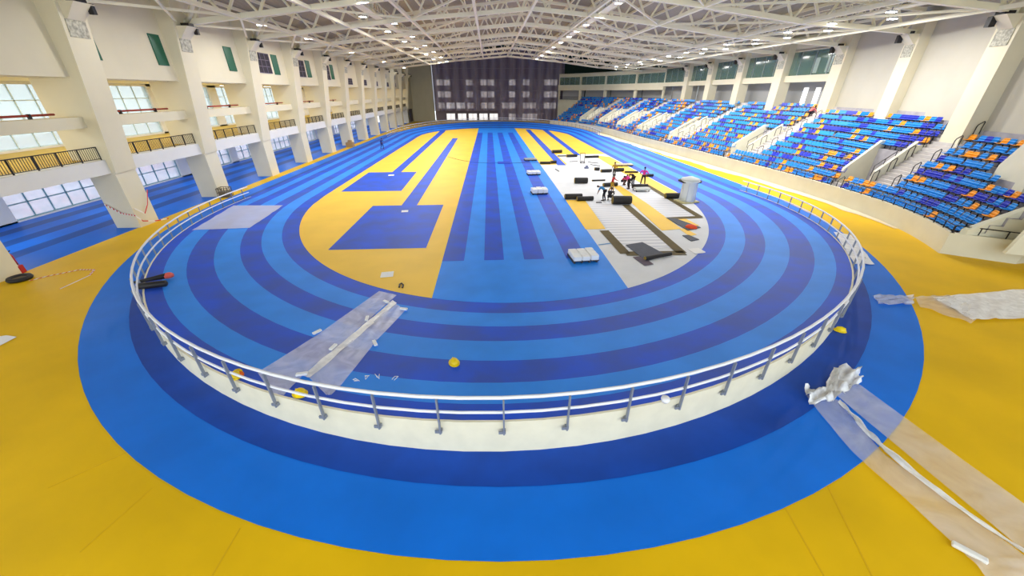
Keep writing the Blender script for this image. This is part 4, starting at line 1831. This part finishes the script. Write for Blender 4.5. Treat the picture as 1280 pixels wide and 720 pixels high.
# ------------------------------------------------------------------ people
def skin_obj(name, chains, mt, parent, sub=1):
    """chains: list of lists of (pos, radius) joined to an existing joint by (index)"""
    verts, edges, rad = [], [], []
    for ch in chains:
        start = ch[0]
        prev = start if isinstance(start, int) else None
        items = ch[1:] if isinstance(start, int) else ch
        for (p, r) in items:
            verts.append(tuple(p))
            rad.append(r if isinstance(r, tuple) else (r, r))
            if prev is not None:
                edges.append((prev, len(verts) - 1))
            prev = len(verts) - 1
    me = bpy.data.meshes.new(name)
    me.from_pydata(verts, edges, [])
    me.materials.append(mt)
    o = bpy.data.objects.new(name, me)
    COL.objects.link(o)
    o.parent = parent
    sk = o.modifiers.new('skin', 'SKIN')
    sk.use_smooth_shade = True
    if not me.skin_vertices:
        pass
    lay = me.skin_vertices[0].data if len(me.skin_vertices) else None
    if lay is None:
        bm = bmesh.new()
        bm.from_mesh(me)
        bm.verts.layers.skin.verify()
        bm.to_mesh(me)
        bm.free()
        lay = me.skin_vertices[0].data
    for i, r in enumerate(rad):
        lay[i].radius = r
        lay[i].use_root = (i == 0)
    if sub:
        sb = o.modifiers.new('sub', 'SUBSURF')
        sb.levels = sub
        sb.render_levels = sub
    return o


def person(px, py, face, pose, shirt, trousers, lb, z=.06, H=1.68):
    H *= 1.18
    g = fl(px, py, z)
    root = empty('person', (g.x, g.y, z), face)
    k = H / 1.72
    V = lambda x, y, zz: Vector((x, y, zz)) * k
    # local frame: faces -Y
    if pose == 'stand':
        pel, ch, nk, hd = V(0, 0, .94), V(0, 0, 1.25), V(0, .01, 1.46), V(0, -.02, 1.62)
        hips = [V(.1, 0, .9), V(-.1, 0, .9)]
        kn = [V(.16, -.02, .5), V(-.16, -.02, .5)]
        an = [V(.2, .02, .09), V(-.2, .02, .09)]
        sh = [V(.19, 0, 1.4), V(-.19, 0, 1.4)]
        el = [V(.4, .06, 1.16), V(-.4, .06, 1.16)]
        ha = [V(.22, -.1, .98), V(-.22, -.1, .98)]
    elif pose == 'bend':
        pel, ch, nk, hd = V(0, .1, .92), V(0, -.16, 1.12), V(0, -.38, 1.2), V(0, -.54, 1.18)
        hips = [V(.1, .1, .88), V(-.1, .1, .88)]
        kn = [V(.13, 0, .48), V(-.13, .05, .48)]
        an = [V(.15, .05, .09), V(-.15, .18, .09)]
        sh = [V(.18, -.32, 1.16), V(-.18, -.32, 1.16)]
        el = [V(.2, -.42, .9), V(-.2, -.42, .9)]
        ha = [V(.12, -.5, .64), V(-.1, -.52, .64)]
    elif pose == 'walk':
        pel, ch, nk, hd = V(0, 0, .93), V(0, -.05, 1.24), V(0, -.08, 1.45), V(0, -.13, 1.6)
        hips = [V(.1, 0, .89), V(-.1, 0, .89)]
        kn = [V(.12, -.14, .5), V(-.11, .04, .48)]
        an = [V(.12, -.14, .09), V(-.12, .24, .1)]
        sh = [V(.19, -.06, 1.39), V(-.19, -.06, 1.39)]
        el = [V(.3, -.2, 1.15), V(-.28, .0, 1.12)]
        ha = [V(.22, -.44, 1.1), V(-.26, -.24, .98)]
    else:  # crouch
        pel, ch, nk, hd = V(0, .18, .42), V(0, -.04, .68), V(0, -.2, .84), V(0, -.3, .96)
        hips = [V(.1, .14, .4), V(-.1, .14, .4)]
        kn = [V(.2, -.26, .48), V(-.2, -.22, .46)]
        an = [V(.17, -.05, .09), V(-.17, -.03, .09)]
        sh = [V(.18, -.14, .78), V(-.18, -.14, .78)]
        el = [V(.26, -.34, .56), V(-.26, -.34, .56)]
        ha = [V(.14, -.52, .34), V(-.12, -.52, .34)]
    # body: one continuous surface; vertex order matters for the joints
    ch_ = []
    ch_.append([(pel, (.13 * k, .1 * k)), (pel.lerp(ch, .5), (.12 * k, .095 * k)), (ch, (.15 * k, .105 * k)), (nk, .052 * k), (nk.lerp(hd, .45), .055 * k), (hd, (.078 * k, .095 * k)), (hd + (hd - nk).normalized() * .09 * k, .06 * k)])
    idx = 7
    for s_ in (0, 1):
        hdn = (ha[s_] - el[s_]).normalized()
        side = V(1, 0, 0).normalized() if s_ == 0 else -V(1, 0, 0).normalized()
        ch_.append([2, (sh[s_], .062 * k), (sh[s_].lerp(el[s_], .5), .048 * k), (el[s_], .04 * k), (ha[s_].lerp(el[s_], .12), .028 * k), (ha[s_] + hdn * .05 * k, (.038 * k, .02 * k))])
        palm = idx + 4
        idx += 5
        for f in range(4):
            o_ = Vector((-1 if s_ == 0 else 1, 0, 0)) * (.02 * (f - 1.5)) * k
            ln = (.075, .085, .08, .062)[f] * k
            b0 = ha[s_] + hdn * .07 * k + o_
            ch_.append([palm, (b0, .009 * k), (b0 + hdn * ln * .55 + V(0, -.012, 0), .009 * k), (b0 + hdn * ln * .9 + V(0, -.03, -.01), .008 * k)])
            idx += 3
        t0 = ha[s_] + hdn * .02 * k + Vector((-1 if s_ == 0 else 1, 0, 0)) * .04 * k
        ch_.append([palm - 0, (t0, .01 * k), (t0 + hdn * .05 * k + V(0, -.03, 0), .009 * k)])
        idx += 2
    for s_ in (0, 1):
        ch_.append([0, (hips[s_], .09 * k), (hips[s_].lerp(kn[s_], .5), .075 * k), (kn[s_], .058 * k), (kn[s_].lerp(an[s_], .4), .055 * k), (an[s_], .038 * k), (an[s_] + V(0, -.05, -.05), (.042 * k, .035 * k)), (an[s_] + V(0, -.17, -.06), (.04 * k, .022 * k))])
    skin_obj('body', ch_, SKIN, root, 1)
    # shirt and trousers follow the body
    c = [[(pel + (ch - pel) * -.05, (.15 * k, .115 * k)), (pel.lerp(ch, .5), (.145 * k, .115 * k)), (ch, (.175 * k, .125 * k)), (ch.lerp(nk, .8), .075 * k)]]
    for s_ in (0, 1):
        c.append([2, (sh[s_], .078 * k), (sh[s_].lerp(el[s_], .5), .064 * k), (el[s_], .054 * k)] + ([(el[s_].lerp(ha[s_], .75), .042 * k)] if shirt[1] else []))
    skin_obj('shirt', c, shirt[0], root, 1)
    c = [[(pel, (.15 * k, .118 * k))]]
    for s_ in (0, 1):
        c.append([0, (hips[s_], .1 * k), (hips[s_].lerp(kn[s_], .5), .088 * k), (kn[s_], .072 * k), (kn[s_].lerp(an[s_], .5), .066 * k), (an[s_] + V(0, 0, .02), .056 * k)])
    skin_obj('trousers', c, trousers, root, 1)
    mb = MB()
    for s_ in (0, 1):
        a_ = an[s_]
        mb.hexa([a_ + V(-.05, .07, -.09), a_ + V(.05, .07, -.09), a_ + V(.05, -.2, -.09), a_ + V(-.05, -.2, -.09), a_ + V(-.045, .06, .0), a_ + V(.045, .06, .0), a_ + V(.045, -.17, -.03), a_ + V(-.045, -.17, -.03)])
    mb.build('shoes', BLK, root, bevel=.015)
    up_ = (hd - nk).normalized()
    fwd = Vector((0, -1, 0)) if pose in ('stand', 'walk') else Vector((0, -.6, -.8))
    mb = MB()
    cc = hd + up_ * .05 * k - fwd * .02 * k
    mb.lathe([(.02, -.1), (.085, -.07), (.108, -.01), (.104, .04), (.07, .09), (.01, .115)], tuple(cc), 14)
    mb.build('hair', HAIR, root, True)
    mb = MB()
    fc = hd + fwd * .088 * k
    mb.lathe([(.012, -.02), (.018, 0), (.01, .03)], tuple(fc + Vector((0, 0, .0))), 6)
    mb.build('nose', SKIN, root, True)
    mb = MB()
    for sx in (-.035, .035):
        q = hd + fwd * .082 * k + Vector((sx * k, 0, .025))
        mb.lathe([(.004, -.008), (.011, 0), (.004, .008)], tuple(q), 6)
    q = hd + fwd * .08 * k + Vector((0, 0, -.05 * k))
    mb.box(q.x - .022, q.x + .022, q.y - .006, q.y + .006, q.z - .005, q.z + .005)
    mb.build('eyes_and_mouth', HAIR, root)
    mb = MB()
    for sx in (-1, 1):
        q = hd + Vector((sx * .088 * k, 0, 0))
        mb.lathe([(.006, -.03), (.018, 0), (.01, .03)], tuple(q), 6)
    mb.build('ears', SKIN, root, True)
    tag(root, lb, 'person')
    return root


def cloth(name, c):
    return mat(name, c, .8, .15, 8)


PINK = cloth('pink_cloth', (236, 60, 160))
REDC = cloth('red_cloth', (196, 36, 40))
BLUC = cloth('blue_cloth', (50, 130, 190))
OCH = cloth('ochre_cloth', (190, 150, 40))
DRK = cloth('dark_cloth', (30, 28, 36))
MUS = cloth('mustard_cloth', (196, 152, 50))
CRIM = cloth('crimson_cloth', (190, 30, 70))
person(753.5, 250.5, radians(-120), 'bend', (BLUC, False), DRK, 'person in a blue shirt and dark trousers bending at the near edge of the group')
person(764, 240, radians(60), 'walk', (REDC, True), MUS, 'person in a red shirt and mustard trousers standing behind the crouching worker')
person(762, 250.5, radians(150), 'crouch', (DRK, True), DRK, 'person in dark clothes crouching beside the large black roll')
person(767, 222, radians(-30), 'walk', (OCH, True), DRK, 'person in an ochre shirt and dark trousers standing behind the one in red')
person(784.5, 236, radians(-70), 'bend', (PINK, False), DRK, 'person in a pink shirt bending towards the left over the underlay', H=1.75)
person(790, 232, radians(-60), 'bend', (DRK, True), DRK, 'person in dark clothes bending just behind the pink shirted one')
person(779, 231, radians(60), 'crouch', (CRIM, True), DRK, 'person in a crimson shirt crouching left of the bending pink shirt')
person(803, 231.5, radians(150), 'stand', (PINK, False), DRK, 'person in a pink shirt standing with hands on hips at the right of the group', H=1.78)
person(478, 186, radians(60), 'walk', (cloth('navy_cloth', (24, 60, 140)), True), cloth('navy_trousers', (20, 44, 120)), 'person in dark blue walking alone on the far left straight lanes', z=.05)
# person high in the stand
pz_ = 1.15 + .575 * 8
person(1012, 145, radians(80), 'crouch', (cloth('coral_cloth', (226, 110, 110)), True), DRK, 'person in a coral shirt sitting on the upper stand stairs', z=7.2)

# ------------------------------------------------------------------ things at the rail, left
p = trk(195, 351)
root = empty('grinder', (p.x, p.y, track_z(p)), 0.5)
mb = MB()
mb.tube([(-.9, 0, .12), (0, 0, .16), (.5, 0, .18)], [.07, .12, .16], 10)
mb.build('body', BLK, root, True)
mb = MB()
mb.lathe([(.22, .08), (.24, .2), (.16, .3), (.02, .33)], (.6, 0, 0), 12)
mb.build('motor', mat('coral_plastic', (226, 96, 84), .5), root, True)
mb = MB()
mb.box(-.6, .3, -.32, -.22, 0, .03)
mb.build('guide_bar', PAPER, root)
tag(root, 'black hand machine with a coral red motor lying on the lanes by the left railing', 'power tool')
p = trk(193, 359.5)
mb = MB()
mb.tube([(-.65, 0, .17), (-.6, 0, .17), (.55, 0, .17), (.62, 0, .17)], [.1, .17, .17, .1], 12)
o = mb.build('tool_bag', BLK, None, True)
o.location = (p.x, p.y, track_z(p))
o.rotation_euler = (0, 0, .25)
tag(o, 'long black tool bag on the dark edge lane by the left railing', 'bag')
# tyre and red gear by the nearest pier
p = fl(24, 350, 0)
root = empty('tyre', (p.x + .1, p.y, 0), .5)
mb = MB()
pts = []
for r_, z_ in ((.32, .05), (.5, .02), (.56, .12), (.5, .24), (.32, .2)):
    pts.append((r_, z_))
n = 20
bi = 0
for r_, z_ in pts:
    for j in range(n):
        t = 2 * pi * j / n
        mb.v.append((r_ * cos(t), r_ * sin(t), z_))
for i in range(len(pts)):
    i2 = (i + 1) % len(pts)
    for j in range(n):
        mb.f.append((i * n + j, i * n + (j + 1) % n, i2 * n + (j + 1) % n, i2 * n + j))
        mb.mi.append(0)
mb.build('tread', RUB, root, True)
mb = MB()
mb.lathe([(.33, .08), (.33, .14), (.1, .17)], (0, 0, 0), 14)
mb.build('hub', mat('brown_hub', (96, 84, 60), .6), root)
tag(root, 'old black tyre lying at the foot of the nearest left pier', 'tyre')
for k, (x, y, zz, lb) in enumerate(((24, 322, .7, 'red extinguisher leaning at the top against the nearest left pier'), (29, 331, .0, 'red hose box on the floor at the nearest left pier'))):
    p = fl(x, y + 12, 0)
    root = empty('red_equipment', (p.x - .4, p.y + .2, 0), .3)
    mb = MB()
    if k == 0:
        mb.lathe([(.14, .0), (.15, .1), (.15, .7), (.08, .85), (.03, .95)], (0, 0, 0), 12)
    else:
        mb.box(-.25, .25, -.2, .2, 0, .5)
    mb.build('body', mat('signal_red', (180, 24, 30), .5), root, k == 0, bevel=0 if k == 0 else .04)
    mb = MB()
    mb.bar((0, 0, .5 if k else .9), (.18, 0, .62 if k else 1.05), .05)
    mb.build('handle', BLK, root)
    tag(root, lb, 'equipment')
TAPE = stripes('red_white_tape', (214, 40, 34), (240, 236, 230), 1.6, 0, soft=.02)
mb = MB()
P = [fl(x, y, .03) for x, y in [(36, 351), (60, 345), (85, 340), (100, 337), (118, 337), (112, 344), (95, 352), (75, 361)]]
for a, b in zip(P, P[1:]):
    mb.bar(a, b, .09, .012)
tag(mb.build('barrier_tape', TAPE), 'red and white barrier tape lying on the yellow floor at left', 'tape')
mb = MB()
P = [Vector((-29.2, 31.3, 1.6)), Vector((-29.12, 31.9, 1.0)), Vector((-29.12, 32.5, 1.6)), Vector((-29.12, 33.1, 2.7))]
for a, b in zip(P, P[1:]):
    mb.bar(a, b, .03, .08)
P = [Vector((-31.15, 31.1, 2.0)), Vector((-30.2, 31.1, 1.25)), Vector((-29.22, 31.1, 1.05)), Vector((-29.1, 31.4, .5)), Vector((-28.9, 32.4, .2)), Vector((-28.7, 33.4, .1))]
for a, b in zip(P, P[1:]):
    mb.bar(a, b, .03, .08)
tag(mb.build('barrier_tape', TAPE), 'red and white barrier tape tied around the foot of the pier beside the yellow floor', 'tape')
# crates by the second pier, box by a farther pier
p = fl(283, 243, 0)
root = empty('wire_crate', (p.x + .6, p.y - 1.0, 0), .1)
mb = MB()
for z in (.05, .5, .95):
    for a, b in (((-.5, -.5), (.5, -.5)), ((.5, -.5), (.5, .5)), ((.5, .5), (-.5, .5)), ((-.5, .5), (-.5, -.5))):
        mb.bar((*a, z), (*b, z), .05)
for i in range(5):
    t = -.5 + i * .25
    for a in ((t, -.5), (t, .5), (-.5, t), (.5, t)):
        mb.bar((*a, 0), (*a, .95), .04)
mb.build('cage', mat('dull_brown_metal', (110, 100, 80), .6), root)
mb = MB()
mb.box(-.42, .42, -.42, .42, .05, .6)
mb.build('load', mat('grey_brown_load', (130, 122, 108), .8, .3, 5), root, bevel=.04)
tag(root, 'wire crate standing in front of the second left pier', 'crate')
mb = MB()
mb.box(-.7, .7, -.6, .6, 0, .9)
mb.box(-.3, .4, -.3, .3, .9, 1.3)
o = mb.build('cardboard_box', mat('cardboard', (170, 140, 100), .8), bevel=.04)
p = fl(438, 183, 0)
o.location = (p.x + .3, p.y - .8, 0)
tag(o, 'brown box standing in front of a farther left pier', 'box')
# framed board at the far left corner
mb = MB()
c = py_(504, 156, 150)
mb.box(c.x - .2, c.x + .2, 146, 150, 0.5, 4.6)
root = mb.build('display_board', DARK, bevel=.03)
root.location = (3.4, 1.5, 0)
tag(root, 'dark framed board standing in the far left corner', 'board')
